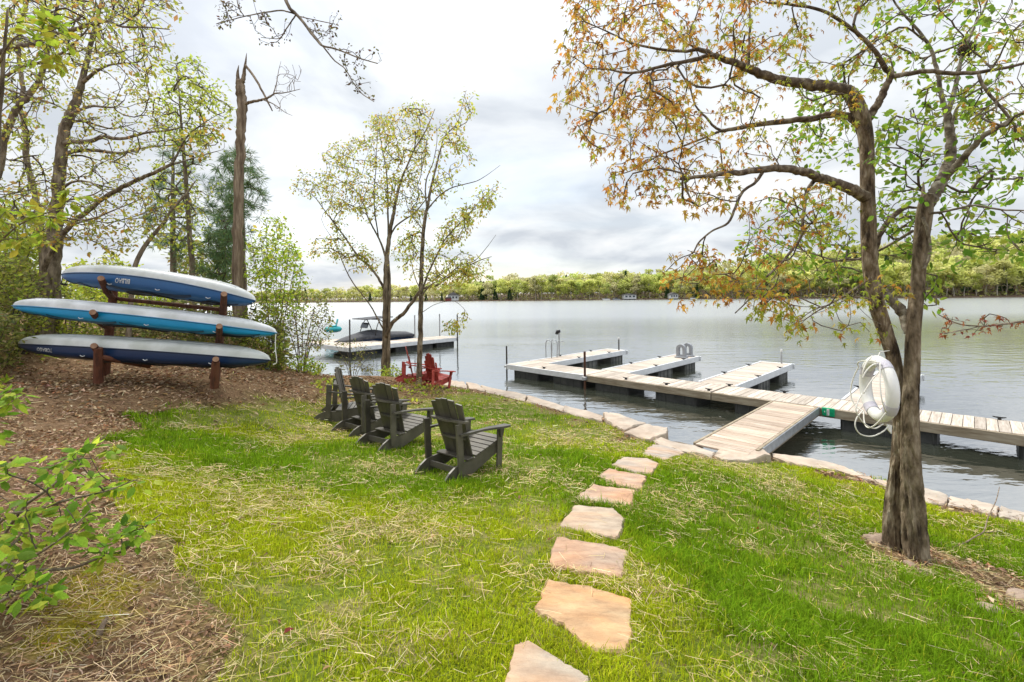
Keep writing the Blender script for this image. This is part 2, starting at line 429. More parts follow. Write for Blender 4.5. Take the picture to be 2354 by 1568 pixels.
# near ground mesh
gx = np.arange(-26, 14.01, .13); gy = np.arange(-5, 33.01, .13)
GX, GY = np.meshgrid(gx, gy)
GZ = ground(GX, GY)
V = np.stack([GX, GY, GZ], -1).reshape(-1, 3)
nx, ny = len(gx), len(gy)
ii = (np.arange(ny - 1)[:, None] * nx + np.arange(nx - 1)[None]).ravel()
F = np.stack([ii, ii + 1, ii + nx + 1, ii + nx], -1)
px, py = proj(V)
lm = lawnmask(V[:, 0], V[:, 1]).astype(float)
lm2 = lm.reshape(ny, nx)
for _ in range(2):
    lm2 = (lm2 + np.roll(lm2, 1, 0) + np.roll(lm2, -1, 0) + np.roll(lm2, 1, 1) + np.roll(lm2, -1, 1)) / 5
mo = (inpoly(px + (fbm(V[:, 0] * 6, V[:, 1] * 6) - .5) * 130, py + (fbm(V[:, 0] * 6 + 9, V[:, 1] * 6) - .5) * 80, MOSS) & (V[:, 1] > .8)).astype(float)
bedm = (V[:, 2] < -0.05).astype(float)
me = np_mesh('ground', V, F, np.stack([lm2.ravel(), mo, bedm], -1), smooth=True)
mg = bpy.data.materials.new('soil_leaf_litter_and_turf'); mg.use_nodes = True
t = mg.node_tree; t.nodes.clear(); L = t.links.new
o_ = N(t, 'ShaderNodeOutputMaterial'); p_ = N(t, 'ShaderNodeBsdfPrincipled'); p_.inputs['Roughness'].default_value = .95
p_.inputs['Specular IOR Level'].default_value = .15
at_ = N(t, 'ShaderNodeAttribute', attribute_name='Col'); sx = N(t, 'ShaderNodeSeparateColor'); L(at_.outputs['Color'], sx.inputs[0])
tcg = N(t, 'ShaderNodeTexCoord')
def noise(scale, detail=6, rough=.65, off=None):
    n = N(t, 'ShaderNodeTexNoise'); n.inputs['Scale'].default_value = scale; n.inputs['Detail'].default_value = detail; n.inputs['Roughness'].default_value = rough
    L(tcg.outputs['Object'], n.inputs['Vector']); return n.outputs['Fac']
def ramp(fac, stops):
    r = N(t, 'ShaderNodeValToRGB'); ee = r.color_ramp.elements
    ee[0].position, ee[0].color = stops[0][0], (*stops[0][1], 1)
    ee[1].position, ee[1].color = stops[-1][0], (*stops[-1][1], 1)
    for pz, c in stops[1:-1]:
        x = ee.new(pz); x.color = (*c, 1)
    L(fac, r.inputs[0]); return r.outputs[0]
def mixc(f, a, b):
    x = N(t, 'ShaderNodeMix', data_type='RGBA'); L(f, x.inputs[0]); L(a, x.inputs[6]); L(b, x.inputs[7]); return x.outputs[2]
soil = mixc(noise(1.1, 4), ramp(noise(30), [(.32, (.06, .034, .018)), (.5, (.20, .126, .068)), (.66, (.38, .27, .155))]), ramp(noise(38), [(.34, (.075, .036, .017)), (.5, (.20, .108, .054)), (.68, (.38, .24, .13))]))
turf = mixc(ramp(noise(3.2, 4), [(.48, (0, 0, 0)), (.68, (1, 1, 1))]), ramp(noise(30), [(.3, (.055, .08, .008)), (.7, (.19, .24, .02))]), ramp(noise(38), [(.3, (.14, .11, .045)), (.7, (.40, .32, .15))]))
mossc = ramp(noise(40), [(.3, (.14, .115, .010)), (.7, (.36, .30, .03))])
bedc = ramp(noise(3.0), [(.3, (.10, .10, .075)), (.7, (.26, .25, .20))])
c = mixc(sx.outputs[0], soil, turf); c = mixc(sx.outputs[1], c, mossc); c = mixc(sx.outputs[2], c, bedc)
L(c, p_.inputs['Base Color'])
bp = N(t, 'ShaderNodeBump'); bp.inputs['Strength'].default_value = .9; bp.inputs['Distance'].default_value = .035
L(noise(22, 8, .7), bp.inputs['Height']); L(bp.outputs[0], p_.inputs['Normal']); L(p_.outputs[0], o_.inputs[0])
link('ground', me, mg, kind='structure', label='sloping bank of turf and leaf-littered soil running down to the lake', cat='ground')

# ------------------------------------------------------------------ lake
mw = bpy.data.materials.new('lake_water'); mw.use_nodes = True
t = mw.node_tree; t.nodes.clear(); L = t.links.new
o_ = N(t, 'ShaderNodeOutputMaterial')
tcw = N(t, 'ShaderNodeTexCoord')
def wn(scale, st, detail=3, rough=.5, rot=0.0):
    mp = N(t, 'ShaderNodeMapping'); mp.inputs['Scale'].default_value = st; mp.inputs['Rotation'].default_value = (0, 0, rot)
    L(tcw.outputs['Object'], mp.inputs[0])
    n = N(t, 'ShaderNodeTexNoise'); n.inputs['Scale'].default_value = scale; n.inputs['Detail'].default_value = detail; n.inputs['Roughness'].default_value = rough
    L(mp.outputs[0], n.inputs['Vector']); return n.outputs['Fac']
def mth(op, a, b=None, c=None):
    n = N(t, 'ShaderNodeMath', operation=op)
    for i, v in enumerate((a, b, c)):
        if v is None: continue
        if isinstance(v, (int, float)): n.inputs[i].default_value = v
        else: L(v, n.inputs[i])
    return n.outputs[0]
h1 = wn(1.1, (1, 2.2, 1), 3, .55, .25)
h2 = wn(4.5, (1, 1.9, 1), 2, .5, -.2)
h3 = wn(.05, (1, 3.0, 1), 3, .6)
gust = mth('MULTIPLY_ADD', h3, 1.5, -.35)
hh = mth('ADD', mth('MULTIPLY', h1, 1.0), mth('MULTIPLY', h2, .16))
hh = mth('MULTIPLY', hh, gust)
bpw = N(t, 'ShaderNodeBump'); bpw.inputs['Strength'].default_value = 1.0; bpw.inputs['Distance'].default_value = .048
L(hh, bpw.inputs['Height'])
# open water carries fine wavelets: rougher and lighter with distance from the sheltered shore
sxy = N(t, 'ShaderNodeSeparateXYZ'); L(tcw.outputs['Object'], sxy.inputs[0])
open_ = N(t, 'ShaderNodeMapRange'); open_.inputs['From Min'].default_value = 12; open_.inputs['From Max'].default_value = 60; L(sxy.outputs['Y'], open_.inputs[0])
L(mth('MULTIPLY_ADD', open_.outputs[0], -.50, 1.0), bpw.inputs['Strength'])
fr = N(t, 'ShaderNodeFresnel'); fr.inputs['IOR'].default_value = 2.3; L(bpw.outputs[0], fr.inputs['Normal'])
gl = N(t, 'ShaderNodeBsdfGlossy'); gl.inputs['Roughness'].default_value = .03; L(mth('MULTIPLY_ADD', open_.outputs[0], .20, .04), gl.inputs['Roughness']); gl.inputs['Color'].default_value = (.97, .98, 1, 1); L(bpw.outputs[0], gl.inputs['Normal'])
df = N(t, 'ShaderNodeBsdfDiffuse'); df.inputs['Color'].default_value = (.085, .095, .07, 1)
tr = N(t, 'ShaderNodeBsdfTransparent'); tr.inputs['Color'].default_value = (.72, .76, .70, 1)
m1 = N(t, 'ShaderNodeMixShader'); m1.inputs[0].default_value = .45; L(tr.outputs[0], m1.inputs[1]); L(df.outputs[0], m1.inputs[2])
m2 = N(t, 'ShaderNodeMixShader'); rmap = N(t, 'ShaderNodeMapRange'); rmap.inputs['To Min'].default_value = .48; rmap.inputs['To Max'].default_value = .84; L(fr.outputs[0], rmap.inputs[0]); L(rmap.outputs[0], m2.inputs[0]); L(m1.outputs[0], m2.inputs[1]); L(gl.outputs[0], m2.inputs[2]); L(m2.outputs[0], o_.inputs[0])
bm = bmesh.new()
for x0, x1, y0, y1 in [(-900, 900, -20, 900)]:
    bm.faces.new([bm.verts.new(p) for p in [(x0, y0, 0), (x1, y0, 0), (x1, y1, 0), (x0, y1, 0)]])
bm_obj('lake_water', bm, mw, kind='structure', label='calm grey-green lake with small ripples reaching the wooded shore', cat='lake')
bm = bmesh.new()
bm.faces.new([bm.verts.new(p) for p in [(-900, -20, -2.4), (900, -20, -2.4), (900, 900, -2.4), (-900, 900, -2.4)]])
M['bed'] = pmat('lake_mud', (.04, .045, .025), (.08, .08, .05), .5, .95)
bm_obj('lake_bed', bm, M['bed'], kind='structure', label='dark muddy bottom under the lake', cat='lake bed')

# ------------------------------------------------------------------ far shore: hills and forest
sx_ = np.array([-1600, -600, 300, 600, 720, 1000, 1177, 1500, 1650, 1800, 2000, 2150, 2354, 2700, 3300, 4200], float)
sZ = np.array([330, 330, 320, 310, 300, 283, 268, 262, 250, 235, 215, 207, 200, 195, 190, 150], float)
top = np.array([668, 668, 668, 668, 667, 655, 634, 627, 607, 588, 563, 548, 531, 515, 500, 500], float)
th_ = np.array([8.5, 8.5, 8.5, 8.5, 9, 10.5, 14, 14.5, 15, 15.5, 16, 16, 16.5, 17, 17, 17], float)
def far(pxs):
    Z = np.interp(pxs, sx_, sZ); tp = np.interp(pxs, sx_, top); th = np.interp(pxs, sx_, th_)
    hor = CY - ROLL * (np.asarray(pxs) - CX)
    e_ = hor - tp
    H = np.maximum(0, e_ * (Z + 65) / FPX + CAMZ - th * .97)
    return Z, th, H
us = np.array([-6, 0, 1.5, 6, 14, 24, 36, 50, 66, 90, 140, 260.])
pxs = np.linspace(-1600, 4200, 180)
Z, th, H = far(pxs)
def sstep(v): v = np.clip(v, 0, 1); return v * v * (3 - 2 * v)
HV = []
for j, u in enumerate(us):
    Y = Z + u
    X = (pxs - CX) / FPX * Y
    zz = np.full_like(X, -1.5) if u < 0 else (np.full_like(X, -.05) if u == 0 else .55 + H * sstep(u / 68.) - .15 * max(0, u - 70) * 0)
    if u > 0: zz = zz + (fbm(X * .05, Y * .05) - .5) * 1.2 * min(1, u / 10)
    HV.append(np.stack([X, Y, zz], -1))
HV = np.array(HV)
a, b = HV.shape[:2]
ii = (np.arange(a - 1)[:, None] * b + np.arange(b - 1)[None]).ravel()
link('far_hills', np_mesh('far_hills', HV.reshape(-1, 3), np.stack([ii, ii + 1, ii + b + 1, ii + b], -1), smooth=True), M['hill'], kind='structure', label='low wooded hills beyond the lake', cat='hills')
def hillz(px_, u):
    Zq, thq, Hq = far(px_)
    return Zq, thq, .45 + Hq * sstep(np.asarray(u) / 68.)
def crown_shape(r, n, conifer=False, hgt=1.0):
    """leaf clumps of a tree of unit height: positions, sizes"""
    if conifer:
        z = r.random(n) ** 1.2 * .88 + .08
        rad = (1 - z) * .22 * (0.6 + .4 * r.random(n)); a = r.random(n) * 2 * math.pi
        return np.stack([rad * np.cos(a), rad * np.sin(a), z], -1), .035 + .02 * r.random(n)
    k = 9
    c = np.stack([r.normal(0, .12, k), r.normal(0, .12, k), r.uniform(.38, .88, k)], -1)
    c[0] = (0, 0, .84)
    rr = r.uniform(.10, .17, k)
    w_ = r.integers(0, k, n)
    d = r.normal(size=(n, 3)); d /= np.linalg.norm(d, axis=1)[:, None]
    P = c[w_] + d * (rr[w_] * (0.55 + .5 * r.random(n)))[:, None] * np.array([1, 1, .75])
    P[:, 2] = np.clip(P[:, 2], .14, 1.0)
    return P, .024 + .022 * r.random(n)
def rand_quads(P, S, r, tilt=.6):
    """one small quad per point, randomly turned"""
    n = len(P)
    a = r.normal(size=(n, 3)); a[:, 2] *= tilt; a /= np.linalg.norm(a, axis=1)[:, None]
    b = r.normal(size=(n, 3)); b -= a * (a * b).sum(1)[:, None]; b /= np.linalg.norm(b, axis=1)[:, None]
    s = np.asarray(S)[:, None]
    V = np.stack([P - a * s, P - b * s * .7, P + a * s, P + b * s * .7], 1).reshape(-1, 3)
    return V, np.arange(4 * n).reshape(n, 4)
def seg_prisms(A, B, ra, rb, sides=3):
    """each segment A->B its own thin prism (n*2*sides verts, quads)"""
    A = np.asarray(A, float); B = np.asarray(B, float); n = len(A)
    d = B - A; l = np.linalg.norm(d, axis=1)[:, None] + 1e-9; d = d / l
    u = np.where(np.abs(d[:, 2:3]) < .9, np.array([[0, 0, 1.]]), np.array([[1., 0, 0]]))
    u = np.cross(d, u); u /= np.linalg.norm(u, axis=1)[:, None]
    v = np.cross(d, u)
    V = np.empty((n, 2, sides, 3))
    for k in range(sides):
        q = u * math.cos(2 * math.pi * k / sides) + v * math.sin(2 * math.pi * k / sides)
        V[:, 0, k] = A + q * np.asarray(ra)[:, None]; V[:, 1, k] = B + q * np.asarray(rb)[:, None]
    base = (np.arange(n) * 2 * sides)[:, None]
    F = np.concatenate([np.stack([base[:, 0] + k, base[:, 0] + (k + 1) % sides, base[:, 0] + sides + (k + 1) % sides, base[:, 0] + sides + k], -1)[:, None] for k in range(sides)], 1).reshape(-1, 4)
    return V.reshape(-1, 3), F
fr_ = np.random.default_rng(21)
FARCOL = [(.62, .65, .20), (.56, .60, .19), (.66, .65, .25), (.56, .53, .27), (.60, .57, .31), (.50, .57, .17), (.53, .49, .28)]
FARNAME = ['lime-green', 'mid-green', 'yellow-green', 'light brown', 'pale tan', 'fresh green', 'reddish-brown']
variants = []
for k in range(6):
    P, S = crown_shape(fr_, 620)
    Vv, Ff = rand_quads(P, S, fr_)
    cc = np.repeat((.75 + .5 * fr_.random(len(P)))[:, None], 4, 0) * np.ones((1, 3))
    cm = np_mesh('crown', Vv, Ff, cc); cm.materials.append(M['farleaf'])
    # trunk: slightly crooked, with a few limbs reaching into the crown
    zt = np.linspace(0, .8, 7); xy = np.cumsum(fr_.normal(0, .012, (7, 2)), 0)
    tp_ = np.column_stack([xy, zt]); tp_[0, :2] = 0
    A = list(tp_[:-1]); B = list(tp_[1:]); ra = list(np.linspace(.016, .008, 6)); rb = list(np.linspace(.015, .006, 6))
    for q in range(7):
        j = fr_.integers(2, 6); s_ = tp_[j]; e_ = s_ + np.array([fr_.normal(0, .13), fr_.normal(0, .13), fr_.uniform(.1, .25)])
        A.append(s_); B.append(e_); ra.append(.005); rb.append(.002)
    Vt, Ft = seg_prisms(np.array(A), np.array(B), ra, rb, 5)
    tm = np_mesh('trunk', Vt, Ft, smooth=True); tm.materials.append(M['fartrunk'])
    variants.append((cm, tm, (Vv, Ff, cc), (Vt, Ft)))
P, S = crown_shape(fr_, 500, True)
Vc, Fc = rand_quads(P, S, fr_)
ccon = np.repeat((.7 + .5 * fr_.random(len(P)))[:, None], 4, 0) * np.ones((1, 3))
ccm = np_mesh('crown', Vc, Fc, ccon); ccm.materials.append(M['farleaf'])
# first ranks along the water: trees one can tell apart
k = 0
front = []
x = 640.0
while x < 2480:
    front.append((x + fr_.uniform(-3, 3), fr_.uniform(2, 5))); 
    Zq = np.interp(x, sx_, sZ)
    x += fr_.uniform(3.2, 5.4) * FPX / Zq
for q in range(80):
    front.append((fr_.uniform(1050, 2480), fr_.uniform(8, 16)))
for (x, u) in front:
    Zq, thq, zq = hillz(x, u)
    Y = Zq + u; hgt = float(thq) * fr_.uniform(.66, 1.10)
    con = fr_.random() < .07
    where = next(n_ for lim, n_ in [(900, 'seen left of the two-stemmed tree'), (1030, 'around the white lake house'), (1250, 'just right of the white lake house'), (1480, 'above the boathouses'), (1700, 'behind the drooping maple twigs'), (1990, 'left of the maple trunk'), (2130, 'between the two trunks'), (9999, 'right of the forked tree')] if x < lim)
    if con: hgt *= fr_.uniform(.5, .8)
    cm, tm = (ccm, variants[0][1]) if con else variants[fr_.integers(0, 6)][:2]
    if con: lab, nm, c_ = f'dark conifer among pale trees on the far shore {where}', 'conifer_tree', (.075, .14, .06)
    else:
        ci = (0, 0, 1, 1, 2, 2, 3, 4, 5, 5, 6)[fr_.integers(0, 11)]; c_ = FARCOL[ci]
        lab = f"{'tall' if hgt > 1.0 * thq else 'low' if hgt < .8 * thq else 'mid-height'} {FARNAME[ci]} tree on the far shore {where}"
        kc = fr_.uniform(.8, 1.2); c_ = tuple(v * kc for v in c_)
        nm = 'shore_tree'
    r0 = thing(nm, lab, 'tree', (float((x - CX) / FPX * Y), float(Y), float(zq) - .3), fr_.random() * 6.28, 'conifers on the far shore' if con else 'spring trees lining the far shore')
    r0.scale = (hgt * fr_.uniform(.85, 1.15),) * 2 + (hgt,)
    oc = link('crown', cm, None, r0); oc.color = (*c_, 1)
    link('trunk', tm, None, r0)
# the wood behind reads as one mass
VV, FF, CC = [], [], []; TV, TF = [], []; off = 0; toff = 0
for u in [12, 20, 28, 36, 44, 52, 60, 68, 78]:
    x = 560.0
    while x < 2560:
        Zq, thq, zq = hillz(x, u)
        if u > 44 and x < 1200:
            x += 60; continue
        Y = float(Zq) + u + fr_.uniform(-3, 3)
        hgt = float(thq) * (fr_.uniform(.66, 1.04) if fr_.random() < .88 else fr_.uniform(1.05, 1.22))
        con = fr_.random() < .04
        vv, ff, cc = (Vc, Fc, ccon) if con else variants[fr_.integers(0, 6)][2]
        keep = slice(0, 1400)
        vv = vv[keep]; ff = ff[:350]; cc = cc[keep]
        a_ = fr_.random() * 6.28; Rz = np.array([[math.cos(a_), -math.sin(a_), 0], [math.sin(a_), math.cos(a_), 0], [0, 0, 1]])
        base_ = np.array([(x - CX) / FPX * Y, Y, float(zq) - .3])
        VV.append(vv @ Rz.T * np.array([hgt, hgt, hgt]) * np.array([1.05, 1.05, 1]) + base_); FF.append(ff + off); off += len(vv)
        c_ = np.array((.075, .14, .06) if con else FARCOL[(0, 0, 1, 1, 2, 2, 3, 4, 5, 5, 6)[fr_.integers(0, 11)]]) * fr_.uniform(.70, 1.25)
        CC.append(cc * c_)
        vt, ft = variants[fr_.integers(0, 6)][3]
        TV.append(vt * hgt + base_); TF.append(ft + toff); toff += len(vt)
        x += fr_.uniform(4.0, 6.5) * FPX / Y
link('far_forest', np_mesh('far_forest', np.vstack(VV), np.vstack(FF), np.vstack(CC)), M['farleaf'], kind='stuff', label='mass of yellow-green spring woodland covering the hills across the lake', cat='forest')
link('far_trunks', np_mesh('far_trunks', np.vstack(TV), np.vstack(TF)), M['fartrunk'], kind='stuff', label='pale trunks standing inside the woodland across the lake', cat='tree trunks')
# undergrowth at the foot of the far wood
n = 7000
x = fr_.uniform(560, 2560, n); u = fr_.uniform(1, 40, n)
Zq, thq, zq = hillz(x, u); Y = Zq + u
P = np.stack([(x - CX) / FPX * Y, Y, zq + fr_.random(n) ** 1.3 * np.where(u > 8, thq * .55, np.where(fbm(x * .02, u * .05 + 3) > .5, 4.0, 1.4))], -1)
Vv, Ff = rand_quads(P, .45 + .45 * fr_.random(n), fr_)
cc = np.repeat(np.array(FARCOL)[fr_.integers(0, len(FARCOL), n)] * fr_.uniform(.65, 1.05, n)[:, None], 4, 0)
link('far_undergrowth', np_mesh('far_undergrowth', Vv, Ff, cc), M['farleaf'], kind='stuff', label='low bushes along the water under the far trees', cat='undergrowth')

# houses and little docks across the water
def far_house(px_, wid, dep, hgt, wallm, label, roofh=1.6, u=4.0):
    Zq = float(np.interp(px_, sx_, sZ)) - 1.0 + u
    r0 = thing('lake_house', label, 'house', ((px_ - CX) / FPX * Zq, Zq, .5))
    bm = bmesh.new(); box(bm, (wid, dep, hgt), (0, 0, hgt / 2)); wl = bm_obj('wall', bm, wallm, r0)
    bm = bmesh.new(); prism(bm, [(-wid / 2 - .4, -dep / 2 - .3, hgt), (wid / 2 + .4, -dep / 2 - .3, hgt), (0, -dep / 2 - .3, hgt + roofh)], (0, dep + .6, 0)); bm_obj('roof', bm, M['houseroof'], r0)
    for i in range(3):
        bm = bmesh.new(); box(bm, (wid / 6, .12, hgt * .35), (-wid * .3 + i * wid * .3, -dep / 2 - .03, hgt * .6)); bm_obj('window', bm, M['houseglass'], r0)
    return r0
far_house(1043, 6.5, 5, 3.2, M['housewall'], 'white lake house with grey gable roof behind the twin trees', 2.0)
far_house(1031, 3.6, 3, 1.5, M['housered'], 'small red boathouse on the water below the white house', 1.0, 1.6)
far_house(1446, 7, 5, 2.4, M['housewall'], 'low pale boathouse on the far shore beside a dark conifer', .7, 1.5)
far_house(1547, 4.5, 4, 2.4, M['housewall'], 'small white boathouse at the water among tan far trees', 1.0, 1.5)
def far_boat(px_, label, mat):
    Zq = float(np.interp(px_, sx_, sZ)) - 4
    r0 = thing('moored_boat', label, 'boat', ((px_ - CX) / FPX * Zq, Zq, 0))
    bm = bmesh.new()
    prism(bm, [(-2.4, -.8, .9), (2.2, -.8, .7), (1.9, -.8, -.1), (-1.6, -.8, -.1)], (0, 1.6, 0)); bm_obj('hull', bm, mat, r0, bevel=.08)
    bm = bmesh.new(); prism(bm, [(-.8, -.6, .85), (.9, -.6, .75), (.5, -.6, 1.5), (-.4, -.6, 1.5)], (0, 1.2, 0)); bm_obj('cabin', bm, M['boatcover'], r0, bevel=.06)
far_boat(1393, 'white boat moored at the far shore left of the low boathouse', M['white'])
far_boat(1416, 'grey boat moored beside the low pale boathouse across the lake', M['greyplas'])
far_boat(1594, 'white boat moored under tan trees at the far right shore', M['white'])
# ------------------------------------------------------------------ stones
def irregular(poly, r, amp, per=4):
    """closed outline with a few wobbling points per side"""
    o = []
    n = len(poly)
    for i in range(n):
        a = np.array(poly[i]); b = np.array(poly[(i + 1) % n])
        d = b - a; l = np.linalg.norm(d); nn = np.array([-d[1], d[0]]) / (l + 1e-9)
        for k in range(per):
            t_ = (k + (0 if k == 0 else r.uniform(-.25, .25))) / per
            o.append(a + d * t_ + nn * (r.normal(0, amp) * min(1, l) if k else r.normal(0, amp * .3)))
    return o
def slab(name, outline, ztop, thick, mat, parent, r, tilt=None, rough=.008, color=(1, 1, 1), **kw):
    """stone slab: worn top of several rings, chipped sides"""
    P = np.array(outline); c = P.mean(0)
    zt = lambda p: (tilt(p) if tilt else ztop)
    bm = bmesh.new()
    rings = []
    for s_, dz in ((1.0, -thick), (1.0, -.35 * thick), (.985, -.012), (.95, 0), (.72, .004), (.42, .006)):
        ring = []
        for p in P:
            q = c + (p - c) * s_
            if dz <= -.3 * thick: q = q + r.normal(0, rough, 2)
            ring.append(bm.verts.new((q[0], q[1], zt(q) + dz + (r.normal(0, rough * (.5 if s_ > .94 else .08)) if s_ < 1 else r.normal(0, rough * .4)))))
        rings.append(ring)
    n = len(P)
    for a, b in zip(rings[:-1], rings[1:]):
        for i in range(n): bm.faces.new((a[i], a[(i + 1) % n], b[(i + 1) % n], b[i]))
    cv = bm.verts.new((c[0], c[1], zt(c) + .006))
    for i in range(n): bm.faces.new((rings[-1][i], rings[-1][(i + 1) % n], cv))
    bm.faces.new(rings[0][::-1])
    o = bm_obj(name, bm, mat, parent, **kw)
    o.color = (*color, 1)
    return o
sr = np.random.default_rng(5)
wall = thing('shore_wall', 'low pale stone edging of flat blocks between the grass and the lake', 'stone wall')
WS = [  # outline in the photograph, height of the top
 ([(985,869),(1037,874),(1069,878),(1077,893),(1042,888),(1000,884)], .26), ([(1071,878),(1103,884),(1116,899),(1079,893)], .26),
 ([(1105,885),(1212,908),(1207,921),(1116,901)], .26), ([(1212,908),(1300,933),(1296,947),(1209,922)], .26),
 ([(1297,931),(1385,954),(1384,968),(1330,957),(1294,946)], .27), ([(1385,948),(1406,947),(1486,972),(1460,978),(1434,990),(1395,968)], .30),
 ([(1433,993),(1483,973),(1535,983),(1533,994),(1494,1010)], .36),
 ([(1497,1010),(1518,1005),(1647,1038),(1637,1050),(1560,1034),(1508,1020)], .30),
 ([(1640,1046),(1656,1030),(1704,1022),(1757,1033),(1773,1045),(1714,1058),(1660,1055)], .30),
 ([(1774,1041),(1850,1049),(1930,1068),(2006,1099),(2024,1112),(1932,1084),(1847,1071),(1776,1050)], .29),
 ([(2008,1100),(2060,1104),(2124,1120),(2180,1138),(2176,1160),(2127,1157),(2060,1132),(2026,1112)], .28),
 ([(2182,1138),(2235,1150),(2296,1163),(2292,1186),(2235,1172),(2178,1161)], .28),
 ([(2298,1163),(2354,1177),(2480,1205),(2480,1236),(2354,1202),(2294,1187)], .28),
 ([(2483,1206),(2700,1260),(2700,1298),(2483,1237)], .28)]
WS = [(p_, z - .005 + (.085 if i in (7, 8) else .06 if i == 6 else 0)) for i, (p_, z) in enumerate(WS)]
for poly, z in WS:
    W_ = [tuple(on(x, y, z)[:2]) for x, y in poly]
    slab('stone', irregular(W_, sr, .018, 5), z, z + .55, M['wallstone'], wall, sr, rough=.018)
wall_world = [[tuple(on(x, y, z)[:2]) for x, y in poly] for poly, z in WS]
# boulders half under water against the edging
STEPS = [([(1475,1046),(1499,1025),(1555,1030),(1575,1045),(1528,1063)], (.98,1.0,1.05), 'pale grey-tan stepping stone nearest the gangway at the top of the path'),
 ([(1404,1074),(1433,1055),(1488,1057),(1516,1071),(1497,1095),(1455,1088)], (1.03,1.0,1.0), 'small pale stepping stone second from the lake edge'),
 ([(1373,1100),(1398,1081),(1487,1100),(1477,1130),(1425,1121)], (1.05,.93,.88), 'narrow pinkish stepping stone third from the lake edge'),
 ([(1325,1147),(1363,1120),(1462,1132),(1452,1170),(1354,1157)], (1.06,.94,.88), 'wide pink-streaked stepping stone fourth from the lake edge'),
 ([(1286,1211),(1319,1167),(1410,1174),(1436,1197),(1431,1229),(1418,1244),(1290,1218)], (1.08,1.0,.92), 'pale rectangular stepping stone with a chipped right corner in mid path'),
 ([(1261,1290),(1278,1242),(1389,1258),(1444,1272),(1433,1342),(1267,1308)], (1.0,.86,.78), 'rough reddish-brown stepping stone behind the big orange slab'),
 ([(1229,1412),(1258,1341),(1354,1357),(1456,1383),(1453,1482),(1441,1517),(1357,1500),(1290,1447)], (1.12,.92,.66), 'largest stepping stone, orange at the top and tan below, in the foreground'),
 ([(1152,1600),(1182,1494),(1214,1484),(1284,1520),(1360,1570),(1350,1690),(1140,1690)], (1.02,.98,.92), 'tan stepping stone cut off by the bottom edge of the photo')]
step_world = []
for poly, colr, lab in STEPS:
    P = np.array([hit(x, y) for x, y in poly])
    A_ = np.column_stack([np.ones(len(P)), P[:, :2]])
    co = np.linalg.lstsq(A_, P[:, 2], rcond=None)[0]
    c0 = P.mean(0)
    tl = lambda q, co=co, c0=c0: co[0] + co[1] * (q[0] + c0[0]) + co[2] * (q[1] + c0[1]) + .030 - c0[2]
    ol = irregular([tuple(p[:2] - c0[:2]) for p in P], sr, .016, 7)
    o = slab('stepping_stone', ol, 0, .09, M['stone'], None, sr, tilt=tl, rough=.004, color=colr, label=lab, cat='stepping stone', group='stone path across the lawn')
    o.location = c0
    step_world.append([tuple(p[:2]) for p in P])
# the foreground slab: ochre upper half
def rocks(px, py, s, lab):
    p = hit(px, py); r = np.random.default_rng(int(px * 7 + py))
    bm = bmesh.new(); bmesh.ops.create_icosphere(bm, subdivisions=2, radius=1)
    ax = r.uniform(.7, 1.2, 3) * s; ax[2] *= .6
    for v in bm.verts:
        d = v.co.normalized()
        k = 1 + .35 * (vnoise(np.array(d.x * 2 + px), np.array(d.y * 2 + d.z * 1.7 + py)) - .5)
        v.co = Vector((d.x * ax[0] * k, d.y * ax[1] * k, d.z * ax[2] * k))
    o = bm_obj('field_rock', bm, M['rock'], label=lab, cat='rock', group='rocks around the tree foot')
    o.location = (p[0], p[1], p[2] + s * .12); o.rotation_euler = (0, 0, r.random() * 6)
    return o
for px, py, s, lab in [(2278,1408,.075,'grey-brown rock on bare soil right of the forked trunks'),(2030,1248,.11,'pinkish rock wedged left of the dark trunk foot'),(2006,1244,.08,'small rock in straw left of the trunk foot'),
                       (2128,1322,.07,'round rock just below the front trunk'),(2350,1382,.09,'angular grey rock at the right edge of the photo'),(2190,1332,.07,'flat tan rock on the dirt strip'),(2225,1352,.06,'tan rock in the middle of the dirt strip'),
                       (2310,1440,.055,'pale rock at the lower end of the dirt strip'),(2340,1470,.05,'small rock in grass at the far lower right'),(2092,1300,.05,'smallest rock touching the front trunk')]:
    rocks(px, py, s, lab)

# ------------------------------------------------------------------ docks
DO = np.array([-.18, 16.13]); DD = np.array([.7071, -.7071]); DN = np.array([.7071, .7071])
DANG = math.atan2(DD[1], DD[0])
def dk(s, n, z=0.0):
    p = DO + DD * s + DN * n
    return Vector((p[0], p[1], z))
DZ = .40
def plank_mesh(l, wd, th):
    bm = bmesh.new(); box(bm, (l, wd, th))
    bmesh.ops.bevel(bm, geom=bm.edges[:], offset=.006, segments=1, affect='EDGES')
    bmesh.ops.recalc_face_normals(bm, faces=bm.faces[:])
    me = bpy.data.meshes.new('plank'); bm.to_mesh(me); bm.free(); return me
pr = np.random.default_rng(11)
def deck(root, s0, s1, n0, n1, along, mat, wd=.142, gap=.008, frame=None, fmat=None, sag=0.0, fh=.15):
    """planks laid across; along='s' or 'n' is the walking direction; local = dock frame"""
    if along == 's': l, a0, a1, mid = n1 - n0, s0, s1, (n0 + n1) / 2
    else: l, a0, a1, mid = s1 - s0, n0, n1, (s0 + s1) / 2
    me = plank_mesh(l - .006, wd, .032); me.materials.append(mat)
    k = max(1, int(round((a1 - a0) / (wd + gap)))); stp = (a1 - a0) / k
    for i in range(k):
        q = a0 + (i + .5) * stp
        o = link('plank', me, None, root)
        o.location = (q, mid, DZ - .016 + pr.normal(0, .0018)) if along == 's' else (mid, q, DZ - .016 + pr.normal(0, .0018))
        o.rotation_euler = (0, 0, R_(90) if along == 's' else 0)
        o.rotation_euler[2] += pr.normal(0, .0012)
    return root
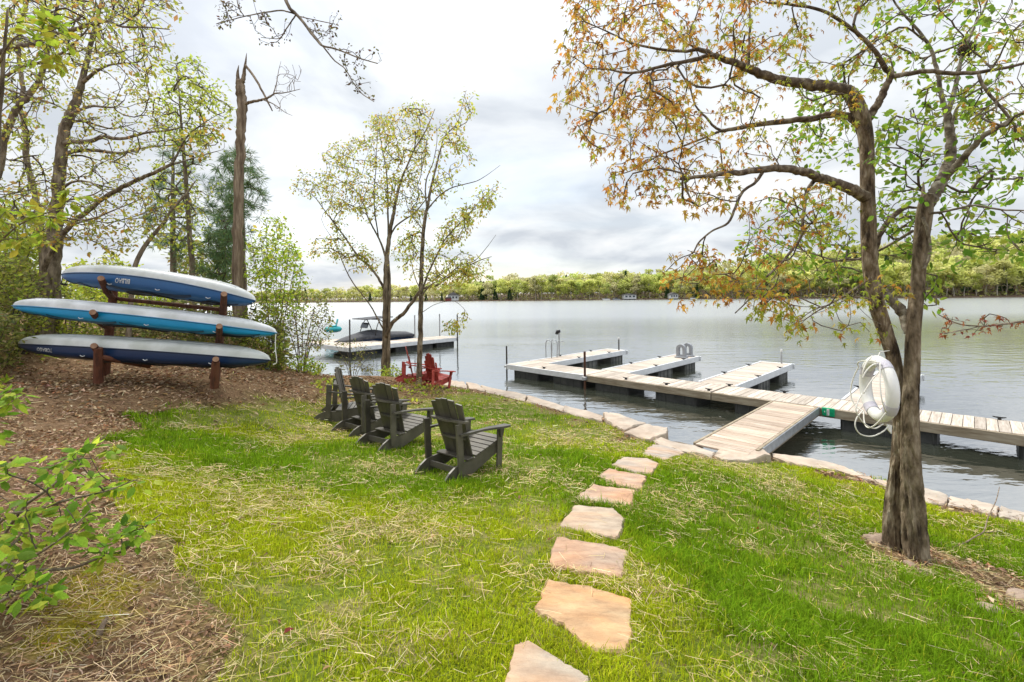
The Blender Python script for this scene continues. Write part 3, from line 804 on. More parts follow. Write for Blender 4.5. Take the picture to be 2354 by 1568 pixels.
def rail(root, name, a, b, wd, h, z, mat):
    a = np.array(a); b = np.array(b); d = b - a; l = np.hypot(*d)
    bm = bmesh.new(); box(bm, (l, wd, h), ((a[0] + b[0]) / 2, (a[1] + b[1]) / 2, z), (0, 0, math.atan2(d[1], d[0])))
    return bm_obj(name, bm, mat, root, bevel=.006)
def floats(root, lst, mat):
    for (s0, s1, n0, n1) in lst:
        bm = bmesh.new()
        box(bm, (s1 - s0, n1 - n0, .34), ((s0 + s1) / 2, (n0 + n1) / 2, .06))
        f_ = bm_obj('float', bm, mat, root, bevel=.03)
        # moulded ribs on the long sides
        bm = bmesh.new()
        k = max(2, int((s1 - s0) / .24)); 
        for i in range(k + 1):
            box(bm, (.03, n1 - n0 + .024, .25), (s0 + .05 + (s1 - s0 - .1) * i / k, (n0 + n1) / 2, .07))
        bm_obj('rib', bm, mat, f_, bevel=.006)
def cleat(root, s, n, z=DZ, rot=0.0):
    bm = bmesh.new()
    box(bm, (.05, .05, .04), (s, n, z + .02)); tube(bm, [(s - .09, n, z + .055), (s - .04, n, z + .045), (s + .04, n, z + .045), (s + .09, n, z + .055)], [.008, .014, .014, .008], 6)
    return bm_obj('cleat', bm, M['blackrub'], root)
def post(root, s, n, z0, z1, rad, mat, name='post', capm=None):
    bm = bmesh.new(); tube(bm, [(s, n, z0), (s, n, z1)], rad, 12)
    o = bm_obj(name, bm, mat, root, smooth=False)
    bm = bmesh.new(); box(bm, (.13, .13, .10), (s, n, DZ - .09)); 
    bm_obj('pipe_bracket', bm, M['galv'], o, bevel=.01)
    if capm:
        bm = bmesh.new(); tube(bm, [(s, n, z1 - .06), (s, n, z1 + .02)], rad * 1.25, 12); bm_obj('post_cap', bm, capm, o)
    return o
WM = 1.05
def dockroot(name, label, cat='dock', group=None):
    r0 = thing(name, label, cat, (*DO, 0), DANG, group)
    return r0
# main walkway: local x = s, local y = n
md = dockroot('main_dock', 'long weathered plank dock running diagonally out from the right edge', 'dock')
deck(md, 0.0, 3.33, 0, WM, 's', M['deckwood'])
deck(md, 3.36, 6.98, 0, WM, 's', M['deckwood'])
deck(md, 7.02, 14.6, 0, WM, 's', M['deckwood'])
rail(md, 'fascia_board', (-.02, -.022), (3.34, -.022), .04, .17, DZ - .088, M['alu'])
rail(md, 'fascia_board', (3.345, -.024), (6.99, -.024), .042, .18, DZ - .10, M['fascia'])
rail(md, 'fascia_board', (7.01, -.024), (14.6, -.024), .042, .18, DZ - .10, M['fascia'])
rail(md, 'fascia_board', (0, WM + .022), (14.6, WM + .022), .04, .17, DZ - .10, M['fascia'])
rail(md, 'end_board', (-.022, -.02), (-.022, WM), .04, .17, DZ - .088, M['alu'])
rail(md, 'stringer', (0, WM / 2), (14.6, WM / 2), .05, .14, DZ - .11, M['fascia'])
floats(md, [(.25, 1.35, .05, .95), (2.0, 3.1, .05, .95), (3.6, 4.7, .05, .95), (5.5, 6.6, .05, .95), (7.5, 8.4, .05, .95), (9.55, 11.0, .05, .95), (12.0, 13.2, .05, .95), (13.9, 14.6, .05, .95)], M['float'])
post(md, -.06, .02, -1.8, 1.02, .028, M['steel']); post(md, 3.34, -.085, -1.8, 1.10, .034, M['rust'])
for s, n in [(1.6, .08), (4.6, .10), (5.8, .10), (6.9, .08), (7.05, 1.0), (8.3, 1.0), (11.8, 1.0)]: cleat(md, s, n)
# green marker on the front of the main dock
p0 = on(1896, 944, .30); p1 = on(1927, 946, .30)
sgn = thing('dock_marker', 'green plastic marker with a white middle panel fixed to the dock front', 'marker', (*DO, 0), DANG)
s0 = float((p0[:2] - DO) @ DD); s1 = float((p1[:2] - DO) @ DD)
bm = bmesh.new(); box(bm, (s1 - s0, .05, .17), ((s0 + s1) / 2, -.075, .33)); bm_obj('panel', bm, M['green'], sgn, bevel=.012)
bm = bmesh.new(); box(bm, ((s1 - s0) * .2, .012, .13), ((s0 + s1) / 2, -.104, .33)); bm_obj('white_panel', bm, M['white'], sgn, bevel=.003)
for q in (-.16, .16):
    bm = bmesh.new(); box(bm, ((s1 - s0) * .012, .012, .10), ((s0 + s1) / 2 + q * (s1 - s0) * .0, -.112, .33)); bm_obj('figure_bar', bm, M['black'], sgn)
    for w2 in (0, 1, 2):
        bm = bmesh.new(); box(bm, ((s1 - s0) * .055, .008, .03), ((s0 + s1) / 2 + math.copysign((s1 - s0) * (.19 + .08 * w2), q), -.102, .335)); bm_obj('raised_mark', bm, M['white'] if w2 == 1 and q < 0 else M['green'], sgn)
# four finger piers
FG = [(.02, .98, 6.1, 'first finger pier from the left, carrying the ladder at its side', M['deckwood']), (3.12, 4.1, 6.1, 'second finger pier from the left, two grey bumpers at its end', M['deckwood']),
      (6.2, 7.18, 6.2, 'third finger pier from the left with white aluminium edges', M['deckwood']), (9.4, 10.4, 6.2, 'rightmost finger pier, mostly hidden behind the life ring and trunks', M['deckwood'])]
for i, (a, b, n1, lab, m_) in enumerate(FG):
    r0 = dockroot('finger_pier', lab, 'dock', 'finger piers off the main dock')
    deck(r0, a + .05, b - .05, WM + .05, n1, 'n', m_)
    rail(r0, 'edge_rail', (a + .02, WM + .05), (a + .02, n1 + .03), .055, .19, DZ - .080, M['alu'])
    rail(r0, 'edge_rail', (b - .02, WM + .05), (b - .02, n1 + .03), .055, .19, DZ - .080, M['alu'])
    rail(r0, 'end_rail', (a - .04, n1 + .03), (b + .06, n1 + .03), .06, .17, DZ - .080, M['alu'])
    for (x0, x1) in [(a + .08, b - .08)]:
        for q0, q1 in ((1.5, 2.4), (3.1, 4.1), (5.1, 5.95)):
            bm = bmesh.new(); box(bm, (x1 - x0, q1 - q0, .34), ((x0 + x1) / 2, (q0 + q1) / 2, .06)); f_ = bm_obj('float', bm, M['floatgrey'], r0, bevel=.03)
            bm = bmesh.new()
            for k in range(4): box(bm, (x1 - x0 + .02, .05, .26), ((x0 + x1) / 2, q0 + .1 + k * (q1 - q0 - .2) / 3, .07))
            bm_obj('rib', bm, M['float'], f_, bevel=.006)
    for q in (.35, .75):
        cleat(r0, a + .03, WM + q * (n1 - WM)); cleat(r0, b - .03, WM + q * (n1 - WM))
    if i in (0, 2):
        post(r0, b - .30, n1 - .1, -1.8, .92 if i == 0 else .86, .026, M['galv'] if i == 2 else M['steel'], capm=M['white'])
# gangway down from the shore stones
gw = dockroot('gangway', 'short ramp of reddish-brown planks from the shore stones to the dock', 'gangway')
deck(gw, 8.36, 9.14, -4.05, -.06, 'n', M['gangwood'], wd=.135, gap=.012)
rail(gw, 'side_beam', (8.33, -4.0), (8.33, -.05), .045, .15, DZ - .072, M['fascia'])
rail(gw, 'side_beam', (9.175, -3.75), (9.175, -.05), .045, .20, DZ - .085, M['fascia'])
rail(gw, 'edge_trim', (9.212, -3.6), (9.212, -.05), .02, .15, DZ - .06, M['galv'])
gw.location.z = -.01
# boarding ladder and lamp pole by the first finger
lad = dockroot('boarding_ladder', 'dark hooped boarding ladder on the left finger pier', 'ladder')
for q in (0, .32):
    bm = bmesh.new(); tube(bm, spline([(-.10, 2.15 + q, -.5), (-.10, 2.15 + q, .5), (-.10, 2.15 + q, .90), (-.03, 2.15 + q, 1.06), (.14, 2.15 + q, 1.04), (.20, 2.15 + q, .88), (.18, 2.15 + q, .40)], 5), .018, 8); bm_obj('handrail', bm, M['galv'], lad, smooth=True)
for z in (-.3, 0, .25):
    bm = bmesh.new(); tube(bm, [(-.10, 2.15, z), (-.10, 2.47, z)], .016, 8); bm_obj('rung', bm, M['galv'], lad)
lp = dockroot('lamp_pole', 'slim pole with a dark lamp head beside the boarding ladder', 'lamp')
bm = bmesh.new(); tube(bm, [(.06, 2.75, .3), (.06, 2.75, 1.32)], .026, 10); bm_obj('pole', bm, M['galv'], lp)
bm = bmesh.new(); tube(bm, [(-.02, 2.68, 1.26), (.02, 2.7, 1.36), (.10, 2.78, 1.38)], [.05, .075, .05], 10); bm_obj('lamp_head', bm, M['blackrub'], lp, smooth=True)
bm = bmesh.new(); tube(bm, [(.06, 2.75, .95), (.22, 2.85, 1.0)], .012, 6); tube(bm, [(.06, 2.75, 1.0), (-.08, 2.6, .92)], .012, 6); bm_obj('cross_arm', bm, M['galv'], lp)
# two grey arched bumpers on the end of the second finger
for i, (nn, lab) in enumerate([(5.35, 'left one of two grey arched bumpers on the second finger pier'), (5.9, 'right one of two grey arched bumpers, at the very end of the pier')]):
    bp_ = dockroot('dock_bumper', lab, 'bumper', 'grey arched bumpers')
    s = 3.75
    outer = [(s - .17, DZ + .04), (s - .17, DZ + .34)] + [(s + .17 * math.cos(a), DZ + .34 + .16 * math.sin(a)) for a in np.linspace(math.pi, 0, 9)][1:-1] + [(s + .17, DZ + .34), (s + .17, DZ + .04)]
    bm = bmesh.new()
    inner = [(s + (x - s) * .42, DZ + .12 + (z - DZ - .04) * .62) for x, z in outer]
    va = {}
    for d, off in ((0, -.06), (1, .06)):
        va[d] = ([bm.verts.new((x, nn + off, z)) for x, z in outer], [bm.verts.new((x, nn + off, z)) for x, z in inner])
        O_, I_ = va[d]
        for k in range(len(O_)):
            k2 = (k + 1) % len(O_)
            bm.faces.new((O_[k], O_[k2], I_[k2], I_[k]))
    for part in (0, 1):
        A_, B_ = va[0][part], va[1][part]
        for k in range(len(A_)):
            k2 = (k + 1) % len(A_); bm.faces.new((A_[k], A_[k2], B_[k2], B_[k]))
    bm_obj('arch', bm, M['greyplas'], bp_, bevel=.01)
    bm = bmesh.new(); box(bm, (.42, .26, .05), (s, nn, DZ + .025)); bm_obj('base', bm, M['greyplas'], bp_, bevel=.012)

# ------------------------------------------------------------------ neighbour's dock and covered boat
A0 = on(742, 786, .45)[:2]; A1 = on(802, 799, .45)[:2]; A2 = on(1053, 775, .45)[:2]
ux = (A2 - A1) / np.linalg.norm(A2 - A1); uy = np.array([-ux[1], ux[0]])
if uy[1] < 0: uy = -uy
nd = thing('neighbour_dock', 'grey floating dock with posts holding the covered boat behind the twin trees', 'dock', (*A1, 0), math.atan2(ux[1], ux[0]))
LN = float(np.linalg.norm(A2 - A1))
pm_ = plank_mesh(1.5, .19, .04); pm_.materials.append(M['deckwood'])
k = int(LN / .2)
for i in range(k):
    o = link('plank', pm_, None, nd); o.location = ((i + .5) * LN / k, .75, .43); o.rotation_euler = (0, 0, R_(90))
pm2 = plank_mesh(2.6, .19, .04); pm2.materials.append(M['deckwood'])
for i in range(16):
    o = link('plank', pm2, None, nd); o.location = (1.3, 1.62 + i * .2, .43)
rail(nd, 'fascia_board', (-.03, -.02), (LN, -.02), .04, .2, .34, M['alu']); rail(nd, 'fascia_board', (-.02, 0), (-.02, 4.9), .04, .2, .34, M['alu']); rail(nd, 'fascia_board', (2.63, 1.5), (2.63, 4.9), .04, .2, .34, M['alu'])
floats(nd, [(.3, 1.5, .1, 1.3), (2.6, 3.9, .1, 1.3), (LN * .55, LN * .55 + 1.3, .1, 1.3), (LN - 1.5, LN - .2, .1, 1.3)], M['float'])
for px_, yy in [(0.02, -.06), (LN - .15, 1.45), (LN * .72, 1.52), (LN - .1, -.06)]:
    bm = bmesh.new(); tube(bm, [(px_, yy, -2), (px_, yy, 1.75)], .035, 8); bm_obj('post', bm, M['galv'] if yy > 0 else M['steel'], nd)
bt = thing('covered_boat', 'navy speedboat under a charcoal cover with a tower, moored at the neighbouring dock', 'boat', (*(A1 + ux * 3.0 + uy * 3.0), 0), math.atan2(ux[1], ux[0]))
bt.scale = (.76, .76, .72)
def loft(bm, secs):
    rings = [[bm.verts.new(p) for p in s_] for s_ in secs]
    n = len(rings[0])
    for a, b in zip(rings[:-1], rings[1:]):
        for i in range(n - 1): bm.faces.new((a[i], a[i + 1], b[i + 1], b[i]))
    return rings
def boat_secs(prof):
    secs = []
    for t_ in np.linspace(0, 1, 19):
        x = -2.9 + 5.8 * t_
        wd = 1.15 * (1 - max(0, (.42 - t_) / .42) ** 2.2) ** .8 if t_ < .42 else 1.15
        wd = max(wd, .04)
        secs.append(prof(t_, x, wd))
    return secs
bm = bmesh.new()
R0 = loft(bm, boat_secs(lambda t_, x, wd: [(x, -wd, (.80 + .1 * (1 - t_)) * (.62 + .38 * min(1, t_ / .3))), (x, -wd * .97, .5 + .3 * max(0, .3 - t_)), (x, -wd * .6, .05 + .6 * max(0, .28 - t_)), (x, 0, -.15 + 1.2 * max(0, .22 - t_)), (x, wd * .6, .05 + .6 * max(0, .28 - t_)), (x, wd * .97, .5 + .3 * max(0, .3 - t_)), (x, wd, (.80 + .1 * (1 - t_)) * (.62 + .38 * min(1, t_ / .3)))]))
bm.faces.new(R0[-1]); bm_obj('hull', bm, M['navy'], bt, smooth=True)
def cov(t_, x, wd):
    pk = (1.02 + .06 * (1 - t_)) * (.62 + .38 * min(1, t_ / .3)) + .32 * math.exp(-((t_ - .50) / .2) ** 2) + .06 * math.exp(-((t_ - .85) / .12) ** 2)
    e_ = (.86 + .10 * (1 - t_)) * (.62 + .38 * min(1, t_ / .3))
    return [(x, -wd * 1.03, e_ - .16 - .03 * math.sin(t_ * 40)), (x, -wd * 1.04, e_), (x, -wd * .62, e_ + (pk - e_) * .55), (x, -wd * .2, e_ + (pk - e_) * .95), (x, 0, pk), (x, wd * .2, e_ + (pk - e_) * .95), (x, wd * .62, e_ + (pk - e_) * .55), (x, wd * 1.04, e_), (x, wd * 1.03, e_ - .16 - .03 * math.cos(t_ * 37))]
bm = bmesh.new(); R0 = loft(bm, boat_secs(cov)); bm.faces.new(R0[-1]); bm.faces.new(R0[0][::-1]); bm_obj('cover', bm, M['boatcover'], bt, smooth=True)
bm = bmesh.new()
for sy in (-1, 1):
    tube(bm, spline([(.75, sy * 1.08, 1.0), (.45, sy * 1.05, 1.7), (.1, sy * .95, 2.15), (-.5, sy * .9, 2.2)], 4), .035, 8); tube(bm, spline([(-.35, sy * 1.08, 1.0), (-.15, sy * 1.0, 1.7), (.1, sy * .95, 2.15)], 4), .03, 8)
tube(bm, [(.1, -.95, 2.15), (.1, .95, 2.15)], .03, 8); bm_obj('tower', bm, M['steel'], bt, smooth=True)
bm = bmesh.new(); box(bm, (2.2, 2.0, .07), (.1, 0, 2.26), (0, -.05, 0)); bm_obj('canopy', bm, M['boatcover'], bt, bevel=.03)
bm = bmesh.new(); box(bm, (.08, .9, .42), (-.55, 0, 1.72), (0, .4, 0)); bm_obj('windscreen', bm, M['houseglass'], bt, bevel=.02)
tl = thing('water_bike', 'teal plastic water toy lying on the neighbouring dock by the shrubs', 'water toy', (*(on(765, 766, .45)[:2]), .45), .5)
tl.scale = (.72, .72, .72)
bm = bmesh.new(); loft(bm, [[(x, (w_ * math.cos(a)), .35 + (.45 if x > 0 else .5) * w_ * math.sin(a) * 1.4) for a in np.linspace(0, 2 * math.pi, 13)] for x, w_ in ((-.75, .05), (-.6, .30), (-.2, .46), (.3, .48), (.65, .36), (.8, .05))]); bm_obj('shell', bm, M['teal'], tl, smooth=True)
bm = bmesh.new(); box(bm, (.08, .6, .7), (.35, 0, .95), (0, .25, 0)); bm_obj('backrest', bm, M['teal'], tl, bevel=.03)
bm = bmesh.new(); box(bm, (.5, .6, .08), (.05, 0, .66)); bm_obj('seat', bm, M['teal'], tl, bevel=.02)

# ------------------------------------------------------------------ lawn chairs (front = +Y)
def lawn_chair(label, m_, group, arched=False):
    r0 = thing('lawn_chair', label, 'chair', group=group)
    # side rails: straight front, curved skid foot at the back
    prof = [(.36, .375), (.36, .25), (.30, .21), (-.22, .0), (-.63, .0), (-.615, .035), (-.55, .10), (-.46, .155), (-.36, .175), (-.20, .195), (.10, .285)]
    for sx in (-1, 1):
        bm = bmesh.new(); prism(bm, [(sx * .265 - .014, y, z) for y, z in prof], (.028, 0, 0)); bm_obj('side_rail', bm, m_, r0, bevel=.004)
        bm = bmesh.new(); box(bm, (.028, .095, .53), (sx * .296, .305, .265)); bm_obj('front_leg', bm, m_, r0, bevel=.004)
        bm = bmesh.new(); prism(bm, [(sx * .296 + sx * .014, .335, .53), (sx * .296 + sx * .014, .275, .53), (sx * .296 + sx * .014, .295, .40)], (sx * .026, 0, 0)); prism(bm, [(sx * .325 - .014, .35, .53), (sx * .325 - .014, .26, .53), (sx * .325 - .014, .28, .42), (sx * .325 - .014, .33, .42)], (.028, 0, 0)); bm_obj('arm_bracket', bm, m_, r0, bevel=.003)
        # rear post, leaning back a little
        h = .655 if not arched else .56
        bm = bmesh.new(); prism(bm, [(sx * .296 - .014, -.33, .06), (sx * .296 - .014, -.42, .06), (sx * .296 - .014, -.49, h), (sx * .296 - .014, -.40, h)], (.028, 0, 0)); bm_obj('rear_post', bm, m_, r0, bevel=.004)
        # arm: wide at the front, narrow at the rear
        outl = [(-.045, .42), (.055, .44), (.085, .40), (.085, .22), (.055, .10), (.035, -.05), (.030, -.44), (-.018, -.44), (-.022, -.1), (-.045, .08)]
        bm = bmesh.new(); prism(bm, [(sx * (.315 + x), y, .532 + .02 * (1 - abs(y + .02) * 1.6) - .02 + .018 * max(0, y)) for x, y in outl], (0, 0, .026)); bm_obj('arm', bm, m_, r0, bevel=.004)
    for k in range(6):
        t_ = k / 5; y = .335 - t_ * .42; z = np.interp(y, [-.20, .10, .36], [.195, .285, .375]) + .013
        bm = bmesh.new(); box(bm, (.575, .078, .022), (0, y, z), (math.atan2(.09, .28), 0, 0)); bm_obj('seat_slat', bm, m_, r0, bevel=.004)
    bm = bmesh.new(); box(bm, (.575, .11, .022), (0, -.215, .21), (.1, 0, 0)); bm_obj('seat_slat', bm, m_, r0, bevel=.004)
    # back slats, fanned and dished, top edge a shallow arch
    nS = 5 if not arched else 7
    tot = .56 if not arched else .60
    wd = tot / nS - .006
    for k in range(nS):
        c = (k - (nS - 1) / 2) / ((nS - 1) / 2)
        xb, xt = c * (tot / 2 - wd / 2) * .84, c * (tot / 2 - wd / 2)
        top = (.94 - .055 * c * c) if not arched else (1.04 - .26 * abs(c) ** 2.2)
        yb, yt = -.125 + .008 * c * c, -.125 - (top - .2) * .40 + .022 * c * c
        hw0, hw1 = wd * .84 / 2, wd / 2
        slope = -.055 * 2 * c * .5 if not arched else -.26 * 2.2 * c * abs(c) ** .2 * .28
        p = [(xb - hw0, yb, .205), (xb + hw0, yb, .205), (xt + hw1, yt, top + slope * hw1 / .28 * .5), (xt, yt, top + (.0 if not arched else .012)), (xt - hw1, yt, top - slope * hw1 / .28 * .5)]
        bm = bmesh.new(); prism(bm, p, (0, -.018, -.007)); bm_obj('back_slat', bm, m_, r0, bevel=.003)
    # curved cross beams behind the back
    for (z, yo, hw, nm) in ((.655 if not arched else .565, .0, .31, 'back_beam'), (.43, .0, .225, 'lower_back_beam')):
        yb = -.125 - (z - .2) * .40 - .028
        a = [(x, yb + .045 * (x / .28) ** 2 * (1 if hw < .3 else 1), z) for x in np.linspace(-hw, hw, 9)]
        depth = .085 if hw > .3 else .05
        b = [(x, y - depth * (1 - .35 * abs(x) / hw) - (.03 if hw > .3 and abs(x) > .2 else 0), z) for x, y, _ in a]
        bm = bmesh.new(); prism(bm, a + b[::-1], (0, 0, .026)); bm_obj(nm, bm, m_, r0, bevel=.003)
    bm = bmesh.new(); box(bm, (.50, .022, .075), (0, -.40, .10)); bm_obj('rear_stretcher', bm, m_, r0, bevel=.004)
    bm = bmesh.new(); box(bm, (.575, .022, .09), (0, .372, .315)); bm_obj('front_apron', bm, m_, r0, bevel=.004)
    return r0
def seat_on_land(o, x, y, rz, yf=.30, yb=-.45):
    """stand a chair on the slope: z and tilt from the land under its feet"""
    f = Vector((math.cos(rz + math.pi / 2), math.sin(rz + math.pi / 2))); s = Vector((math.cos(rz), math.sin(rz)))
    zz = lambda a, b: float(land(x + f.x * a + s.x * b, y + f.y * a + s.y * b))
    zf, zb = zz(yf, 0), zz(yb, 0); zl, zr = zz(0, -.3), zz(0, .3)
    pitch = math.atan2(zf - zb, yf - yb); rollc = math.atan2(zr - zl, .6)
    o.location = (x, y, zb - yb / (yf - yb) * (zf - zb) + .012)
    o.rotation_euler = (Matrix.Rotation(rz, 3, 'Z') @ Matrix.Rotation(pitch, 3, 'X') @ Matrix.Rotation(-rollc, 3, 'Y')).to_euler()
CH = 1.0
CHAIRS = [(988, 1104, -40, 'dark grey slatted lawn chair nearest the camera, alone at the right end of the row'),
          (843, 1036, -36, 'dark grey lawn chair third from the left, left of the nearest one'),
          (783, 999, -40, 'dark grey lawn chair second from the left in the row'),
          (729, 955, -80, 'dark grey lawn chair farthest from the camera, seen nearly side-on')]
ch0 = None
def by_feet(o, px, py, rz, s, tip=.61):
    """px, py: the point midway between the two rear skid tips"""
    p = hit(px, py); o.scale = (s,) * 3
    seat_on_land(o, p[0] - math.sin(rz) * tip * s, p[1] + math.cos(rz) * tip * s, rz)
for px, py, rz, lab in CHAIRS:
    if ch0 is None: c = ch0 = lawn_chair(lab, M['greywood'], 'grey chairs in a row on the lawn')
    else: c = dup(ch0, (0, 0, 0), 0, lab)
    by_feet(c, px, py, R_(rz), .94)
rd0 = lawn_chair('red lawn chair with tall rounded back facing the lake, right of the grey trunk', M['redwood'], 'weathered red chairs at the shore', True)
by_feet(rd0, 966, 891, R_(-40), .84)
rd1 = dup(rd0, (0, 0, 0), 0, 'red lawn chair seen side-on left of the grey trunk')
by_feet(rd1, 908, 877, R_(-74), .90)

# ------------------------------------------------------------------ kayak rack
PL, PR_ = at(238, 868, 7.85), at(492, 878, 7.85)
ax_ = Vector(PR_ - PL); ax_.z = 0; ax_.normalize()
fw = Vector((ax_.y, -ax_.x, 0))                      # towards the camera
rk = thing('kayak_rack', 'rustic rack of reddish logs holding three upturned kayaks', 'rack', tuple(PL))
O3 = Vector(PL)
def lg(name, pts, rads, par=None, cap=True):
    bm = bmesh.new(); tube(bm, [Vector(p) - O3 for p in pts], rads, 10)
    return bm_obj(name, bm, M['cedar'], par or rk, smooth=False)
def endcap(p, d, r):
    d = Vector(d).normalized(); u = d.orthogonal().normalized(); v = d.cross(u)
    bm = bmesh.new(); c = Vector(p) - O3 + d * .003
    vs_ = [bm.verts.new(c + (u * math.cos(a) + v * math.sin(a)) * r) for a in np.linspace(0, 2 * math.pi, 12, endpoint=False)]
    top_ = [bm.verts.new(q.co + d * .004) for q in vs_]
    bm.faces.new(top_)
    for i in range(12): bm.faces.new((vs_[i], vs_[(i + 1) % 12], top_[(i + 1) % 12], top_[i]))
    return bm
TIPS = {  # arm end in front of each kayak (photo px, depth)
 'L': [(232, 640, 6.95), (213, 718, 6.90), (216, 795, 6.88)], 'R': [(515, 676, 7.02), (504, 750, 6.96), (496, 826, 6.95)]}
RK = {}
for side, (base, tops) in {'L': (PL, (253, 640)), 'R': (PR_, (512, 690))}.items():
    b = Vector(base); b.z -= .12
    tpz = Vector(at(tops[0] + (10 if side == 'L' else 2), tops[1] + 14, 7.85))
    back = fw * -.0
    pts = [b, b.lerp(tpz, .5), tpz]
    lg('post', pts, [.070, .064, .058])
    for (ax0, ay0, Yd) in TIPS[side]:
        tip = Vector(at(ax0, ay0, Yd))
        # arm leaves the post below and rises to its tip, passing under the hull
        zj = tip.z - .30
        f_ = (zj - b.z) / (tpz.z - b.z); root_ = b.lerp(tpz, min(f_, .97))
        midp = root_.lerp(tip, .55); midp.z -= .05
        a_ = lg('arm', [root_, midp, tip], [.050, .048, .044])
        d_ = tip - midp
        o = bm_obj('cut_end', endcap(tip, d_, .042), M['endgrain'], a_)
    # front leg from the ground up to the lowest arm
    ft = Vector(at(*((226, 864, 7.0) if side == 'L' else (493, 876, 7.05)))); ft.z -= .1
    tt = Vector(at(*((226, 800, 6.92) if side == 'L' else (496, 832, 6.98))))
    lg('front_leg', [ft, tt], [.062, .055])
    lg('brace', [ft.lerp(tt, .75), ft.lerp(tt, .75) + ax_ * (.38 if side == 'L' else -.38) - fw * .5 - Vector((0, 0, .22))], [.04, .04])
for (za, ya, zb, yb, yl) in ((262, 686, 508, 712, 7.85), (250, 822, 478, 838, 7.6)):
    lg('cross_beam', [at(za, ya, yl), at(zb, yb, yl)], [.035, .035])

# ------------------------------------------------------------------ kayaks, stored hull up
def kayak(label, lp, rp, hullc, deckc, W_, hh, hd, rock, roll, word=None, wt=(.1, .2), wv=.5, accents=None):
    Pl, Pr = Vector(lp), Vector(rp)
    X = Pr - Pl; Lk = X.length; X.normalize()
    Yv = Vector((0, 0, 1)).cross(X).normalized(); Z = X.cross(Yv)
    q = Matrix.Rotation(roll, 3, X); Yv = q @ Yv; Z = q @ Z
    root = thing('kayak', label, 'kayak', tuple(Pl), group='upturned kayaks on the log rack')
    def S(t_, a, off=0.0):
        """a in [0, 2pi): 0 = near seam, pi/2 = keel (up), pi = far seam, 3pi/2 = deck (down)"""
        u = 2 * t_ - 1
        wd = W_ * max(0, 1 - abs(u) ** 2.3) ** .72 + .012
        c, s_ = math.cos(a), math.sin(a)
        e1 = .72
        y = -wd * math.copysign(abs(c) ** e1, c)
        if s_ >= 0: z = hh * max(0, 1 - abs(u) ** 6) ** .5 * abs(s_) ** .55 * (1 - .12 * abs(math.cos(a * 3)) * (abs(u) < .8) * .3)
        else: z = -hd * max(0, 1 - abs(u) ** 3) ** .6 * abs(s_) ** .52
        z += .02 - rock * (u * u) + rock * 1.0
        n = Vector((0, -c, s_ if s_ >= 0 else s_))
        y += n.y * off; z += n.z * off
        return X * (t_ * Lk) + Yv * y + Z * (z - .02 - 0.0)
    ts = np.concatenate([np.linspace(0, .06, 5)[:-1], np.linspace(.06, .94, 30), np.linspace(.94, 1, 5)[1:]])
    for nm, a0, a1, mt in (('hull', 0, math.pi, M['hullw']), ('deck', math.pi, 2 * math.pi, M['deckb'])):
        bm = bmesh.new()
        secs = [[S(t_, a) for a in np.linspace(a0, a1, 15)] for t_ in ts]
        R0 = loft(bm, secs)
        bmesh.ops.remove_doubles(bm, verts=bm.verts[:], dist=.0006)
        o = bm_obj(nm, bm, mt, root, smooth=True)
        o.color = (*(hullc if nm == 'hull' else deckc), 1)
    # seam lip
    bm = bmesh.new(); tube(bm, [S(t_, 0) for t_ in ts], .011, 6); o = bm_obj('seam', bm, M['deckb'], root, smooth=True); o.color = (*[c * .55 for c in deckc], 1)
    # keel runners
    bm = bmesh.new()
    for a in (math.pi / 2 - .45, math.pi / 2, math.pi / 2 + .45):
        tube(bm, [S(t_, a, -.004) for t_ in np.linspace(.10, .90, 24)], .014, 6)
    o = bm_obj('keel_runner', bm, M['hullw'], root, smooth=True); o.color = (*hullc, 1)
    # cockpit / seat well seen on the deck
    for (t0, t1, nm) in ((.36, .58, 'cockpit'), (.74, .86, 'hatch')):
        bm = bmesh.new()
        ring = [S((t0 + t1) / 2 + (t1 - t0) / 2 * math.cos(k), 1.5 * math.pi + .62 * math.sin(k), .006) for k in np.linspace(0, 2 * math.pi, 25)[:-1]]
        vv = [bm.verts.new(p) for p in ring]; cc_ = bm.verts.new(S((t0 + t1) / 2, 1.5 * math.pi, .004))
        for i in range(24): bm.faces.new((vv[i], vv[(i + 1) % 24], cc_))
        c_ = bm_obj(nm, bm, M['black'], root)
        bm = bmesh.new(); tube(bm, ring, .014, 6, closed=True); bm_obj('rim', bm, M['black'], c_)
    # dark recess stripes along the near side of the deck
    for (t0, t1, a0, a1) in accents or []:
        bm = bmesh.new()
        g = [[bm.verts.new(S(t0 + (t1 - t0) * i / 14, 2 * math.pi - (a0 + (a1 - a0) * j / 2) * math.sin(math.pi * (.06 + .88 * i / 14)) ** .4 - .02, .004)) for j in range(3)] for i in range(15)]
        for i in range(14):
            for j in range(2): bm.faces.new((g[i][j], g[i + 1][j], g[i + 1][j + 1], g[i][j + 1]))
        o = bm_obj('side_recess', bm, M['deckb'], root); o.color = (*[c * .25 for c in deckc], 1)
    # end carry handles with cord
    for t_ in (.012, .988):
        bm = bmesh.new(); p = S(t_, 1.5 * math.pi); d = Vector((0, 0, -.10))
        tube(bm, [p + X * .06, p + X * .02 + d, p - X * .04 + d, p - X * .02], .007, 6); tube(bm, [p + d - Yv * .055, p + d + Yv * .055], .014, 8); bm_obj('carry_handle', bm, M['black'], root)
    # skid plate on the stern, keel side
    bm = bmesh.new(); g = [[bm.verts.new(S(t_, a, .004)) for a in np.linspace(math.pi / 2 - .5, math.pi / 2 + .9, 7)] for t_ in np.linspace(.03, .16, 6)]
    for i in range(5):
        for j in range(6): bm.faces.new((g[i][j], g[i + 1][j], g[i + 1][j + 1], g[i][j + 1]))
    bm_obj('skid_plate', bm, M['black'], root, smooth=True)
